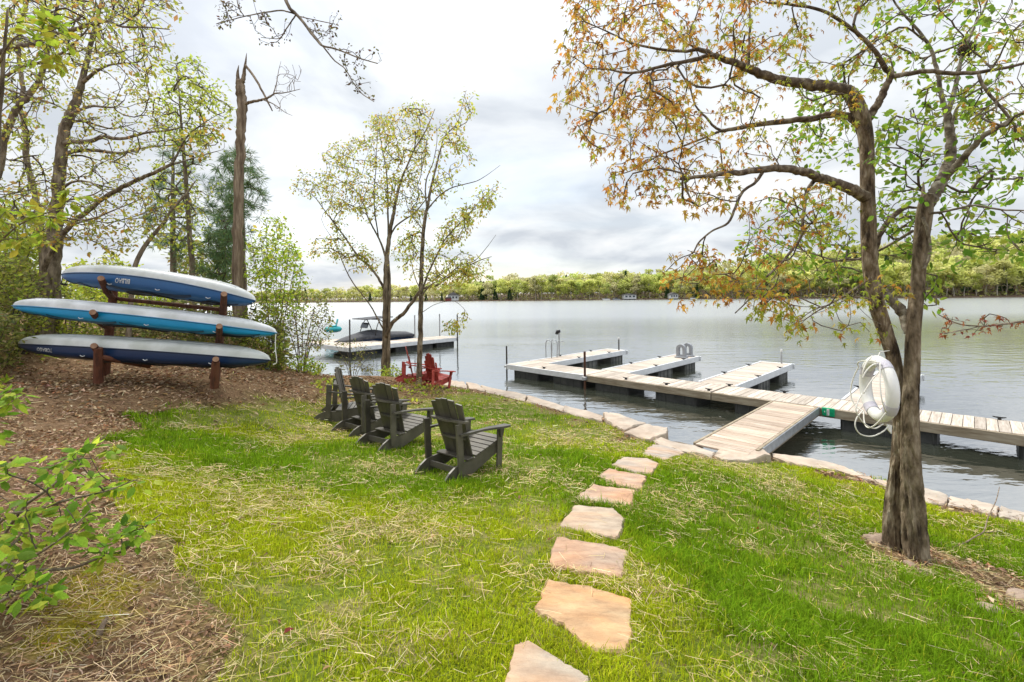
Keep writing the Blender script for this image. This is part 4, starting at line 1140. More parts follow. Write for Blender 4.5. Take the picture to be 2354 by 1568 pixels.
    for (t0, t1) in ((.06, .24), (.70, .93)):
        bm = bmesh.new(); tube(bm, [S(t_, -.95 - .25 * math.sin((t_ - t0) / (t1 - t0) * math.pi * 3), .008) for t_ in np.linspace(t0, t1, 14)], .006, 5)
        bm_obj('deck_line', bm, M['black'], root, smooth=True)
    # eyelets
    for t_ in (.32, .56, .80):
        bm = bmesh.new(); p0 = S(t_, -.42, .003); tube(bm, [p0 - X * .035, p0 - Z * .014 - Yv * .006, p0 + X * .035], .006, 6); bm_obj('deck_eyelet', bm, M['print'], root)
    if word:
        cu = bpy.data.curves.new('lettering', 'FONT'); cu.body = word; cu.size = 1; cu.align_x = 'LEFT'; cu.offset = .012
        tmp = bpy.data.objects.new('lettering', cu); COL.objects.link(tmp)
        bpy.context.view_layer.update()
        me = bpy.data.meshes.new_from_object(tmp.evaluated_get(bpy.context.evaluated_depsgraph_get()))
        bpy.data.objects.remove(tmp)
        xs = np.array([v.co.x for v in me.vertices]); xm = xs.max()
        bm = bmesh.new(); bm.from_mesh(me)
        bmesh.ops.triangulate(bm, faces=bm.faces[:])
        for v in bm.verts:
            # upside down: first letter at the right, letter tops towards the ground
            t_ = wt[1] - (wt[1] - wt[0]) * v.co.x / xm
            v.co = S(t_, -(wv[0] + (wv[1] - wv[0]) * v.co.y / .72), .006)
        o = bm_obj('lettering', bm, M['print'], root)
    return root
kayak('topmost kayak, white hull over navy blue deck, tilted down to the right', at(143, 632, 7.35), at(588, 692, 7.55), (1, 1, 1), (.02, .11, .30), .34, .165, .24, .105, -.14, 'BILBAO', (.35, .425), (.06, .30),
      [(.30, .72, .75, 1.25)])
kayak('middle kayak, white hull over bright turquoise-blue deck', at(30, 703, 7.3), at(637, 766, 7.5), (1.02, 1.02, 1.05), (.008, .30, .60), .35, .165, .18, .035, -.14, None, None, None,
      [(.18, .45, .75, 1.2), (.46, .76, .80, 1.25), (.80, .95, .6, 1.3)])
kayak('lowest kayak, grimy white hull over dark navy deck', at(42, 791, 7.3), at(622, 828, 7.5), (.90, .91, .88), (.010, .034, .10), .34, .185, .21, .03, -.14, 'TOBAGO', (.125, .195), (.08, .36),
      [(.30, .75, .9, 1.3)])
# tie-down cord hanging from the kayaks' right ends
bm = bmesh.new(); tube(bm, spline([at(580, 696, 7.5), at(600, 712, 7.52), at(612, 722, 7.5)], 5), .008, 6)
tube(bm, spline([at(634, 768, 7.4), at(633, 800, 7.4), at(636, 832, 7.4), at(628, 838, 7.42)], 5), .008, 6)
bm_obj('cord', bm, M['ropew'], label='thin pale cord hanging from the right ends of the kayaks', cat='cord')
# ------------------------------------------------------------------ growing trees
def densify(P, R, step):
    P = np.asarray(P, float); o, ro = [P[0]], [R[0]]
    for a, b, ra, rb in zip(P[:-1], P[1:], R[:-1], R[1:]):
        k = max(1, int(np.linalg.norm(b - a) / step))
        for i in range(1, k + 1):
            t_ = i / k; o.append(a + (b - a) * t_); ro.append(ra + (rb - ra) * t_)
    return np.array(o), np.array(ro)
def grow(skel, targets, r, step=.12, bend=.45, lift=.0, jit=.12, tipbias=0.0):
    """join every target to the nearest wood already there; returns nodes, parents, fresh mask, tips"""
    n0 = len(skel['P'])
    cap = n0 + len(targets) * 40 + 10
    P = np.zeros((cap, 3)); par = np.full(cap, -1); D = np.zeros((cap, 3))
    P[:n0] = skel['P']; par[:n0] = skel['par']; D[:n0] = skel['D']; n = n0
    d0 = np.array([((skel['P'] - t_) ** 2).sum(1).min() for t_ in targets])
    tips = []
    for ti in np.argsort(d0):
        t_ = targets[ti]
        v = t_ - P[:n]; dist = np.sqrt((v ** 2).sum(1))
        along = (v * D[:n]).sum(1) / (dist + 1e-6)
        cost = dist * (1.25 - .35 * along)
        i = int(np.argmin(cost)); d = dist[i]
        if d < 1e-4: continue
        k = max(1, int(math.ceil(d / step))); k = min(k, 38)
        ctrl_ = P[i] + D[i] * d * bend + np.array([0, 0, lift * d])
        prev = i; off = r.normal(0, jit * d * .25, 3)
        for q in range(1, k + 1):
            s = q / k
            p = (1 - s) ** 2 * P[i] + 2 * s * (1 - s) * ctrl_ + s * s * t_ + off * math.sin(math.pi * s) + (r.normal(0, jit * step * .35, 3) if q < k else 0)
            P[n] = p; par[n] = prev; dd = p - P[prev]; D[n] = dd / (np.linalg.norm(dd) + 1e-9); prev = n; n += 1
        tips.append(n - 1)
    return P[:n], par[:n], n0, np.array(tips)
def template(kind):
    if kind == 'maple':      # five pointed lobes, base at the origin, tip at y = 1
        pts = [(0, 0, 0), (.07, .06, .02), (.36, .06, -.16), (.15, .24, .04), (.50, .62, -.26), (.17, .46, .03), (.12, .58, .02), (.03, 1.06, -.30), (-.11, .60, .02), (-.16, .46, .04), (-.44, .66, -.30), (-.15, .24, .04), (-.38, .04, -.18), (-.07, .06, .02)]
        V = np.array([(0, .30, .05)] + pts); n = len(pts)
        F = np.array([(0, 1 + i, 1 + (i + 1) % n) for i in range(n)])
    elif kind == 'oval':
        V = np.array([(0, 0, 0), (.24, .28, -.05), (.25, .60, -.07), (0, 1, -.10), (-.25, .60, -.07), (-.24, .28, -.05), (0, .45, .03)], float)
        F = np.array([(6, i, (i + 1) % 6) for i in range(6)])
    elif kind == 'small':
        V = np.array([(0, 0, 0), (.28, .5, -.04), (0, 1, -.06), (-.28, .5, -.04)], float); F = np.array([(0, 1, 2), (0, 2, 3)])
    elif kind == 'needle':
        V = np.array([(0, 0, 0), (.035, .5, 0), (0, 1, -.05), (-.035, .5, 0)], float); F = np.array([(0, 1, 2), (0, 2, 3)])
    return V, F
def frames(dirs, r, flat=.5):
    """length axis = dirs, blade roughly facing up"""
    n = len(dirs); y = dirs / (np.linalg.norm(dirs, axis=1)[:, None] + 1e-9)
    up = np.array([[0, 0, 1.]]) + r.normal(0, flat, (n, 3))
    x = np.cross(y, up); x /= np.linalg.norm(x, axis=1)[:, None] + 1e-9
    z = np.cross(x, y)
    return np.stack([x, y, z], 2)
def scatter(P, Rm, S, tmpl):
    V, F = tmpl
    W_ = np.einsum('nij,vj->nvi', Rm, V) * np.asarray(S)[:, None, None] + P[:, None]
    Fa = F[None] + (np.arange(len(P)) * len(V))[:, None, None]
    return W_.reshape(-1, 3), Fa.reshape(-1, F.shape[1])
def pick_cols(cols, n, r, jit=.18):
    c = np.array(cols)[r.integers(0, len(cols), n)]
    return np.clip(c * (1 + r.normal(0, jit, (n, 1))) * (1 + r.normal(0, .06, (n, 3))), .004, .9)
def tree(name, label, cat, base, mains, crowns, leaf, seed, bark='barkD', group=None, twig_r=.0028, individuals=0, step=.12, lift=.04, bend=.45, maxr=.03, per_node=0.0, sides=9, kindname='foliage', back=3, crownless=False, jit=.12):
    """mains: dict(name, pts[(px,py,Y)], r[...]); crowns: (polygon px, count, Y0, Y1)"""
    r = np.random.default_rng(seed)
    root = thing(name, label, cat, tuple(base), group=group); O = np.array(base, float)
    SP, SR, SPar, SD = [], [], [], []
    for mi, mn in enumerate(mains):
        pts = np.array([at(*p) for p in mn['pts']]) if not mn.get('world') else np.array(mn['pts'], float)
        if mn.get('snap'): pts[0, 2] = float(land(pts[0, 0], pts[0, 1])) - .12
        rr = mn['r']; rr = np.interp(np.linspace(0, 1, len(pts)), np.linspace(0, 1, len(rr)), rr) if len(rr) != len(pts) else np.array(rr)
        sp = spline(np.column_stack([pts, rr]), 5)
        P, R = densify(sp[:, :3], sp[:, 3], step)
        hires = mn.get('hires', 0)
        if mn.get('wob', 1): P[1:-1] += r.normal(0, .10, (len(P) - 2, 3)) * R[1:-1, None]
        bm = bmesh.new()
        if hires:      # furrowed bark modelled on a dense tube
            Ph, Rh = densify(sp[:, :3], sp[:, 3], .022)
            for ax in range(3): Ph[1:-1, ax] = np.convolve(Ph[:, ax], np.ones(3) / 3, 'same')[1:-1]
            S_ = 56
            rings = tube(bm, Ph - O, Rh, S_)
            bm.normal_update()
            zc = np.concatenate([[0], np.cumsum(np.linalg.norm(np.diff(Ph, axis=0), axis=1))])
            aa = np.linspace(0, 2 * math.pi, S_, endpoint=False)
            AA, ZZ = np.meshgrid(aa, zc); RR = np.repeat(Rh[:, None], S_, 1); kf = 34 * RR + 1.2
            wx = vnoise(np.cos(AA) * 3 + ZZ * 2 + 40, np.sin(AA) * 3 - ZZ * 1.6 + 40)
            n1_ = vnoise(np.cos(AA + wx * .5) * kf + ZZ * 2.6 + 60, np.sin(AA + wx * .5) * kf - ZZ * 2.1 + 60)
            n2_ = vnoise(np.cos(AA) * kf * 2.3 + ZZ * 16 + 90, np.sin(AA) * kf * 2.3 + ZZ * 13 + 90)
            n3_ = vnoise(np.cos(AA) * 1.4 + ZZ * 2.2 + 20, np.sin(AA) * 1.4 - ZZ * 1.8 + 20)
            rid = np.clip(np.abs(2 * n1_ - 1) * 2.2, 0, 1)
            low = np.clip(1.25 - zc / 2.6, .25, 1)[:, None] * hires
            dsp = ((rid - .6) * .24 + (n2_ - .5) * .14) * RR * low + (n3_ - .5) * .26 * RR
            for i_, ring in enumerate(rings):
                for k_, v in enumerate(ring): v.co += v.normal * float(dsp[i_, k_])
        else:
            Rv = R * (1 + r.normal(0, .012, len(R)))
            sd = sides if R[0] > .03 else (6 if R[0] > .012 else 4)
            tube(bm, P - O, Rv, sd)
        bm_obj(mn['name'], bm, M[mn.get('mat') or (bark + 'L' if bark in ('barkA', 'barkB') and mn['name'] == 'limb' else bark)], root, smooth=True)
        if mn.get('grow', 1):
            n_ = len(SP); k0 = int(len(P) * mn.get('from', 0))
            d = np.gradient(P, axis=0); d /= np.linalg.norm(d, axis=1)[:, None] + 1e-9
            for i in range(k0, len(P)):
                SP.append(P[i]); SD.append(d[i]); SPar.append(-1); SR.append(R[i])
    SP, SD, SPar, SR = np.array(SP), np.array(SD), np.array(SPar), np.array(SR)
    T = []
    for poly, cnt, y0, y1 in crowns:
        q = np.array(poly, float); lo, hi = q.min(0), q.max(0); got = 0
        while got < cnt:
            p = lo + (hi - lo) * r.random(2)
            if inpoly(p[:1], p[1:], poly)[0]:
                T.append(at(p[0], p[1], r.uniform(y0, y1))); got += 1
    if not T: return root
    T = np.array(T)
    P, par, n0, tips = grow(dict(P=SP, D=SD, par=SPar), T, r, step, bend, lift, jit)
    # pipe model
    cnt = np.zeros(len(P)); cnt[tips] = 1
    for i in range(len(P) - 1, n0 - 1, -1): cnt[par[i]] += cnt[i]
    rad = twig_r * np.maximum(cnt, 1) ** .5
    for i in range(n0, len(P)):
        pr_ = SR[par[i]] * .75 if par[i] < n0 else rad[par[i]]
        rad[i] = min(rad[i], maxr, max(pr_, twig_r))
    idx = np.arange(n0, len(P)); A = P[par[idx]]; B = P[idx]
    ra = np.where(par[idx] < n0, rad[idx], rad[par[idx]])
    Vt, Ft = seg_prisms(A - O, B + (B - A) * .04 - O, ra, rad[idx], 4)
    link('branchwork', np_mesh('branchwork', Vt, Ft, smooth=True), M['twig'] if bark != 'barkS' else M['barkS'], root, kind='stuff')
    if leaf is None: return root
    # leaves sit at the tips and along the last nodes behind them
    sites = []
    for tpi in tips:
        j = tpi
        for q in range(back):
            if j < n0: break
            sites.append((j, q)); j = par[j]
    Lp, Ld = [], []
    for j, q in sites:
        m_ = leaf['n'] if q == 0 else leaf.get('n_side', 1)
        if q and r.random() > leaf.get('p_side', .8): continue
        dd = P[j] - P[par[j]] if par[j] >= 0 else np.array([0, 0, 1.]); dd /= np.linalg.norm(dd) + 1e-9
        for _ in range(m_):
            v = r.normal(size=3); v[2] *= .6; v /= np.linalg.norm(v)
            d = dd * leaf.get('fwd', .5) + v * .9 + np.array([0, 0, -leaf.get('droop', .3)]); d /= np.linalg.norm(d)
            Lp.append(P[j] + d * r.uniform(.0, leaf.get('pet', .02)) + r.normal(0, leaf.get('spread', .02), 3)); Ld.append(d)
    Lp, Ld = np.array(Lp), np.array(Ld)
    S = r.uniform(*leaf['size'], len(Lp)); Rm = frames(Ld, r, leaf.get('flat', .5)); tm = template(leaf['t'])
    if 'colf' in leaf: C = leaf['colf'](Lp, r)
    else: C = pick_cols(leaf['cols'], len(Lp), r)
    mat_ = M[leaf.get('mat', 'leaf')]
    ind = np.zeros(len(Lp), bool)
    if individuals:
        px, py = proj(Lp); ok = (px > 0) & (px < PW) & (py > 0) & (py < PH)
        dist = np.linalg.norm(Lp - np.array([0, 0, CAMZ]), axis=1) / S; dist[~ok] = 1e9
        ind[np.argsort(dist)[:individuals]] = True
        lme = np_mesh('leaf', tm[0], tm[1], np.ones((len(tm[0]), 3))); lme.materials.append(mat_)
        for i in np.where(ind)[0]:
            o = link('leaf', lme, None, root)
            mw_ = Matrix([[*Rm[i][0], 0], [*Rm[i][1], 0], [*Rm[i][2], 0], [0, 0, 0, 1]])
            o.matrix_basis = Matrix.Translation(Lp[i] - O) @ mw_ @ Matrix.Scale(S[i], 4)
            o.color = (*C[i], 1)
    q = ~ind
    Vl, Fl = scatter(Lp[q] - O, Rm[q], S[q], tm)
    link(kindname, np_mesh(kindname, Vl, Fl, np.repeat(C[q], len(tm[0]), 0)), mat_, root, kind='stuff')
    return root
def pl(pts, y0, y1=None):
    n = len(pts); y1 = y0 if y1 is None else y1
    return [(x, y, y0 + (y1 - y0) * i / max(1, n - 1)) for i, (x, y) in enumerate(pts)]

RUST = [(.54, .26, .05), (.60, .34, .06), (.46, .19, .045), (.62, .43, .08), (.54, .37, .08)]
MGREEN = [(.22, .36, .04), (.30, .42, .05), (.16, .30, .03)]
OLIVE = [(.42, .46, .08), (.34, .40, .06), (.50, .47, .09), (.28, .34, .05), (.42, .31, .09)]
LIME = [(.40, .54, .05), (.50, .60, .06), (.30, .46, .04), (.54, .54, .07)]

# ---- red maple with the dark trunk, right foreground
ZA = 4.15
baseA = hit(2066, 1238); 
A_tr = [(2050,1262),(2054,1180),(2062,1090),(2070,1005),(2069,935),(2063,872),(2052,815),(2035,760),(2016,700),(2003,630),(1997,560),(1995,480),(1994,400),(1991,335),(1984,285),(1969,240),(1948,209)]
mainsA = [
 dict(name='trunk', pts=pl(A_tr, ZA + .02, ZA - .1), r=[.072,.064,.058,.055,.052,.051,.053,.057,.061,.062,.058,.056,.055,.055,.055,.057,.053], snap=1, hires=1, **{'from': .45}),
 dict(name='limb', pts=pl([(1950,210),(1900,200),(1851,192),(1800,186),(1765,176),(1721,158),(1690,145),(1659,134),(1625,120),(1600,112)], ZA - .1, ZA - .7), r=[.052,.046,.042,.037,.034,.030,.026,.022,.018,.014]),
 dict(name='limb', pts=pl([(1635,124),(1585,140),(1534,149),(1457,168),(1400,160),(1362,158)], ZA - .55, ZA - 1.0), r=[.016,.014,.012,.009,.006,.005]),
 dict(name='limb', pts=pl([(1610,113),(1570,118),(1510,112),(1450,98),(1390,70),(1340,48)], ZA - .65, ZA - .9), r=[.013,.011,.009,.007,.005,.004]),
 dict(name='limb', pts=pl([(1990,295),(1966,276),(1935,264),(1905,264),(1870,272),(1803,279),(1731,288),(1690,296),(1655,301)], ZA - .08, ZA + .3), r=[.040,.036,.032,.030,.028,.025,.022,.019,.016]),
 dict(name='limb', pts=pl([(1658,301),(1640,290),(1625,272),(1600,245),(1590,215),(1580,180),(1577,145)], ZA + .3, ZA + .4), r=[.013,.012,.011,.009,.008,.006,.005]),
 dict(name='limb', pts=pl([(1655,302),(1611,320),(1560,340),(1514,358),(1457,390),(1400,408)], ZA + .3, ZA - .2), r=[.012,.010,.009,.007,.005,.004]),
 dict(name='limb', pts=pl([(1990,452),(1966,442),(1940,428),(1905,416),(1880,408),(1841,394),(1800,387),(1760,388),(1707,397),(1660,400),(1620,405),(1565,411)], ZA - .08, ZA - .9), r=[.050,.045,.042,.038,.036,.032,.029,.026,.022,.018,.014,.012]),
 dict(name='limb', pts=pl([(1755,392),(1738,418),(1708,440),(1690,478),(1674,512),(1636,532),(1606,558),(1592,582),(1560,596),(1530,625)], ZA - .5, ZA - .9), r=[.014,.012,.011,.010,.009,.007,.006,.005,.004,.003]),
 dict(name='limb', pts=pl([(1878,410),(1862,428),(1853,450),(1846,505),(1840,545),(1800,600),(1755,644),(1720,690),(1690,720)], ZA - .3, ZA - .8), r=[.018,.016,.014,.012,.011,.009,.007,.005,.004]),
 dict(name='limb', pts=pl([(1994,275),(2010,250),(2024,228),(2036,200),(2046,172),(2030,150),(2014,120),(1980,85),(1947,58),(1889,24),(1812,10),(1760,6)], ZA - .08, ZA - .5), r=[.036,.032,.030,.027,.024,.020,.018,.016,.014,.012,.009,.006]),
 dict(name='limb', pts=pl([(2044,176),(2090,170),(2130,163),(2180,168),(2236,168),(2300,158),(2360,144),(2460,120)], ZA - .1, ZA - .3), r=[.022,.020,.019,.017,.016,.013,.011,.008]),
 dict(name='limb', pts=pl([(2250,172),(2262,200),(2290,235),(2320,270),(2345,310),(2370,350)], ZA - .25, ZA - .5), r=[.013,.012,.011,.010,.008,.006]),
 dict(name='limb', pts=pl([(2008,620),(2013,575),(2022,540),(2040,512),(2067,486),(2085,477),(2112,478)], ZA - .02, ZA + .1), r=[.030,.028,.026,.024,.022,.016,.010]),
 dict(name='limb', pts=pl([(1721,158),(1722,100),(1724,50),(1722,0),(1718,-60)], ZA - .4, ZA - .3), r=[.012,.010,.009,.007,.005]),
 dict(name='limb', pts=pl([(2000,640),(1960,668),(1925,690),(1885,712),(1850,735)], ZA - .1, ZA - .7), r=[.012,.010,.008,.006,.004]),
]
crownA = [([(1290,10),(1400,-60),(1760,-90),(1800,150),(1640,200),(1560,290),(1440,210),(1330,210),(1285,250),(1280,200),(1300,130)], 225, 2.9, 4.6),
          ([(1300,230),(1560,200),(1640,300),(1560,360),(1420,385),(1350,350)], 85, 3.0, 4.3),
          ([(1390,380),(1560,330),(1690,370),(1700,480),(1600,480),(1530,490),(1400,450)], 62, 3.0, 4.2),
          ([(1640,200),(1800,160),(1980,210),(1980,270),(1800,380),(1640,390)], 52, 3.3, 4.8),
          ([(1700,400),(1960,420),(1980,700),(1880,740),(1760,700),(1690,640),(1720,520)], 95, 3.0, 4.4),
          ([(1500,590),(1620,560),(1720,640),(1830,700),(1840,760),(1700,700),(1560,690),(1500,640)], 50, 3.0, 3.9),
          ([(1830,700),(2080,640),(2080,780),(1920,760),(1810,770)], 18, 3.3, 3.9),
          ([(1760,-120),(2000,-120),(2060,160),(1950,205),(1800,160)], 82, 3.0, 4.8),
          ([(2050,-120),(2460,-120),(2460,360),(2280,330),(2060,180)], 84, 3.0, 4.6)]
def mapleC(P, r):
    px, py = proj(P); n = len(P)
    c = pick_cols(RUST, n, r, .16)
    g = pick_cols([(.36, .42, .05), (.46, .46, .07)], n, r, .14)
    k = np.clip((px - 1550) / 600, 0, .65) + .12
    return np.where((r.random(n) < k)[:, None], g, c)
mapA = tree('maple_tree', 'young maple with rust-coloured leaves and dark leaning trunk in the right foreground', 'tree', baseA, mainsA, crownA,
     dict(t='maple', n=6, n_side=2, p_side=.55, size=(.030, .064), droop=.9, pet=.05, fwd=.4, flat=.6, colf=mapleC, spread=.03), 31, 'barkA', individuals=260, twig_r=.0022, maxr=.012, step=.09, jit=.22, lift=.02, sides=12)

# ---- grey forked tree with the broken top, fused with the maple at the foot
ZB = 4.0
baseB = hit(2108, 1290)
B_tr = [(2110,1318),(2106,1250),(2101,1180),(2095,1100),(2092,1020),(2093,950),(2096,880),(2098,810),(2102,740),(2108,670),(2114,600),(2120,530),(2126,480),(2132,448)]
mainsB = [
 dict(name='trunk', pts=pl(B_tr, ZB, ZB - .02), r=[.098,.085,.076,.070,.064,.058,.054,.053,.051,.051,.053,.055,.055,.048], snap=1, hires=1, **{'from': .7}),
 dict(name='splinter', pts=pl([(2124,470),(2122,440),(2123,418)], ZB - .02), r=[.022,.014,.004], grow=0),
 dict(name='limb', pts=pl([(2132,470),(2146,445),(2162,420),(2175,392),(2185,350),(2186,315),(2180,285),(2177,262)], ZB, ZB + .1), r=[.052,.048,.046,.042,.039,.036,.032,.028]),
 dict(name='limb', pts=pl([(2177,264),(2164,220),(2158,180),(2148,140),(2139,111),(2115,75),(2091,48),(2060,10),(2030,-40)], ZB + .1, ZB + .3), r=[.022,.019,.017,.015,.014,.012,.010,.008,.006]),
 dict(name='limb', pts=pl([(2178,264),(2195,205),(2203,165),(2212,130),(2225,95),(2240,60),(2262,20),(2280,-30)], ZB + .1, ZB + .5), r=[.022,.019,.017,.016,.014,.012,.010,.008]),
 dict(name='limb', pts=pl([(2170,412),(2192,388),(2215,362),(2240,335),(2262,312),(2305,288),(2354,258),(2440,215)], ZB + .02, ZB - .4), r=[.032,.028,.026,.023,.021,.018,.015,.011]),
 dict(name='limb', pts=pl([(2185,310),(2195,260),(2215,228),(2250,205),(2270,196)], ZB + .08, ZB - .1), r=[.014,.012,.010,.008,.006]),
 dict(name='limb', pts=pl([(2096,765),(2082,730),(2062,704),(2045,684),(2032,668)], ZB + .02, ZB + .2), r=[.055,.048,.042,.037,.032], grow=0),
 dict(name='limb', pts=pl([(2128,490),(2160,488),(2200,480),(2240,472),(2300,482),(2370,484)], ZB - .04, ZB - .5), r=[.012,.010,.009,.008,.007,.005]),
 dict(name='limb', pts=pl([(2122,500),(2136,545),(2138,580),(2128,612),(2120,618)], ZB - .09, ZB - .09), r=[.013,.012,.011,.010,.008], grow=0),
 dict(name='limb', pts=pl([(2100,530),(2050,560),(1990,590),(1930,600),(1860,580),(1800,560)], ZB + .15, ZB + .9), r=[.014,.012,.010,.009,.007,.005]),
]
crownB = [([(1840,150),(1970,120),(1980,400),(1850,330)], 55, 4.4, 5.6), ([(1990,60),(2160,-60),(2354,-60),(2354,200),(2120,240),(2000,200)], 120, 3.9, 5.6),
          ([(2000,280),(2180,220),(2354,250),(2354,430),(2200,560),(2120,440),(2010,400)], 175, 3.6, 5.2),
          ([(1720,520),(1800,450),(1960,480),(1980,640),(1760,640),(1700,580)], 110, 4.6, 5.6),
          ([(2000,430),(2110,430),(2110,640),(2060,640),(2010,540)], 60, 3.9, 5.0),
          ([(2130,560),(2260,520),(2400,470),(2400,600),(2300,590),(2200,620),(2140,650)], 40, 3.4, 4.6), ([(2130,620),(2160,640),(2150,720),(2125,730)], 8, 3.9, 4.3), ([(1830,250),(1900,270),(1900,400),(1830,360)], 14, 4.6, 5.4)]
tree('forked_tree', 'grey-barked tree with broken forked top and fresh green leaves, fused to the maple', 'tree', baseB, mainsB, crownB,
     dict(t='oval', n=4, n_side=1, p_side=.6, size=(.045, .085), droop=.35, pet=.04, fwd=.5, flat=.7, cols=[(.22,.37,.04),(.31,.44,.05),(.15,.28,.03),(.40,.46,.07)], spread=.03), 32, 'barkB', individuals=160, twig_r=.0022, maxr=.011, step=.09, jit=.2, sides=12)
# bird's nest in the forked tree
npos = at(2222, 112, ZB + .25)
bm = bmesh.new(); r = np.random.default_rng(4)
for _ in range(150):
    a = r.normal(size=3); a /= np.linalg.norm(a); b = np.cross(a, r.normal(size=3)); b /= np.linalg.norm(b)
    rr = .055 * r.uniform(.75, 1.05)
    tube(bm, [a * rr * np.array([1, 1, .8]) + b * s for s in (-.05, 0, .05)], .0022, 3, cap=False)
bmesh.ops.create_icosphere(bm, subdivisions=2, radius=.045)
nb = bm_obj('bird_nest', bm, M['twig'], label='dark round nest of twigs lodged in the forked tree at upper right', cat='nest'); nb.location = npos

# ---- life ring hanging on the trunk
ring = thing('life_ring', 'white life ring with rope hung on the left of the dark trunk', 'life ring', tuple(at(2019, 893, 3.86)))
hv = Vector((math.cos(R_(75)), math.sin(R_(75)), 0)); zv = Vector((0, 0, 1)); nv = hv.cross(zv)
RM, rn, rr_ = .226, .046, .046
def rp(a, b=None, ex=0.0):
    c = hv * math.cos(a) * RM + zv * math.sin(a) * RM
    if b is None: return c
    o_ = hv * math.cos(a) + zv * math.sin(a)
    return c + o_ * (rr_ + ex) * math.cos(b) + nv * (rn + ex) * math.sin(b)
bm = bmesh.new()
g = [[bm.verts.new(rp(2 * math.pi * i / 48, 2 * math.pi * j / 16)) for j in range(16)] for i in range(48)]
for i in range(48):
    for j in range(16): bm.faces.new((g[i][j], g[(i + 1) % 48][j], g[(i + 1) % 48][(j + 1) % 16], g[i][(j + 1) % 16]))
bm_obj('float_body', bm, M['white'], ring, smooth=True)
for a0 in (R_(32), R_(122), R_(212), R_(302)):
    bm = bmesh.new()
    g = [[bm.verts.new(rp(a0 + (i - 3) * .055, 2 * math.pi * j / 16, .004)) for j in range(16)] for i in range(7)]
    for i in range(6):
        for j in range(16): bm.faces.new((g[i][j], g[i + 1][j], g[i + 1][(j + 1) % 16], g[i][(j + 1) % 16]))
    bm_obj('strap', bm, M['strap'], ring, smooth=True)
for k in range(4):      # grab line, slack between the straps
    a0 = R_(32 + 90 * k); a1 = a0 + R_(90)
    pts = []
    for s in np.linspace(0, 1, 9):
        a = a0 + (a1 - a0) * s
        o_ = hv * math.cos(a) + zv * math.sin(a)
        pts.append(hv * math.cos(a) * RM + zv * math.sin(a) * RM + o_ * (rr_ + .006) * math.cos(.5) - nv * (rn + .006 + .055 * math.sin(math.pi * s)) * .9 + Vector((0, 0, -.05 * math.sin(math.pi * s))))
    bm = bmesh.new(); tube(bm, spline([tuple(p) for p in pts], 3), .0055, 6); bm_obj('grab_line', bm, M['ropew'], ring, smooth=True)
O_ = Vector(at(2019, 893, 3.86))
loops = [[(2030,975,3.86),(2010,985,3.80),(1985,972,3.76),(1968,945,3.74),(1972,925,3.76),(1982,905,3.78)],
         [(2043,978,3.84),(2030,992,3.80),(2004,1003,3.78),(1978,998,3.76),(1966,980,3.75),(1970,960,3.76),(1984,944,3.78)],
         [(2036,838,3.80),(2018,858,3.74),(2000,880,3.72),(1985,905,3.72)], [(2025,838,3.80),(2008,838,3.74),(1992,852,3.72),(1982,870,3.72)],
         [(2005,818,3.84),(1993,832,3.80),(1985,850,3.78),(1982,866,3.78)]]
for lp_ in loops:
    bm = bmesh.new(); tube(bm, [Vector(p) - O_ for p in spline([at(*q) for q in lp_], 6)], .005, 6); bm_obj('rope', bm, M['ropew'], ring, smooth=True)
bm = bmesh.new(); q = Vector(at(2044, 984, 3.84)) - O_; prism(bm, [q + Vector((-.02, 0, .03)), q + Vector((.025, 0, .02)), q + Vector((.02, .0, -.05)), q + Vector((-.005, 0, -.02))], (0, .012, 0)); bm_obj('rope_tag', bm, M['white'], ring, bevel=.002)
bm = bmesh.new(); tube(bm, [rp(R_(90)) + Vector((0, 0, .04)), rp(R_(90)) + Vector((.05, .04, .07)), Vector(at(2046, 806, 4.1)) - O_], .004, 6); bm_obj('hanger', bm, M['ropew'], ring)

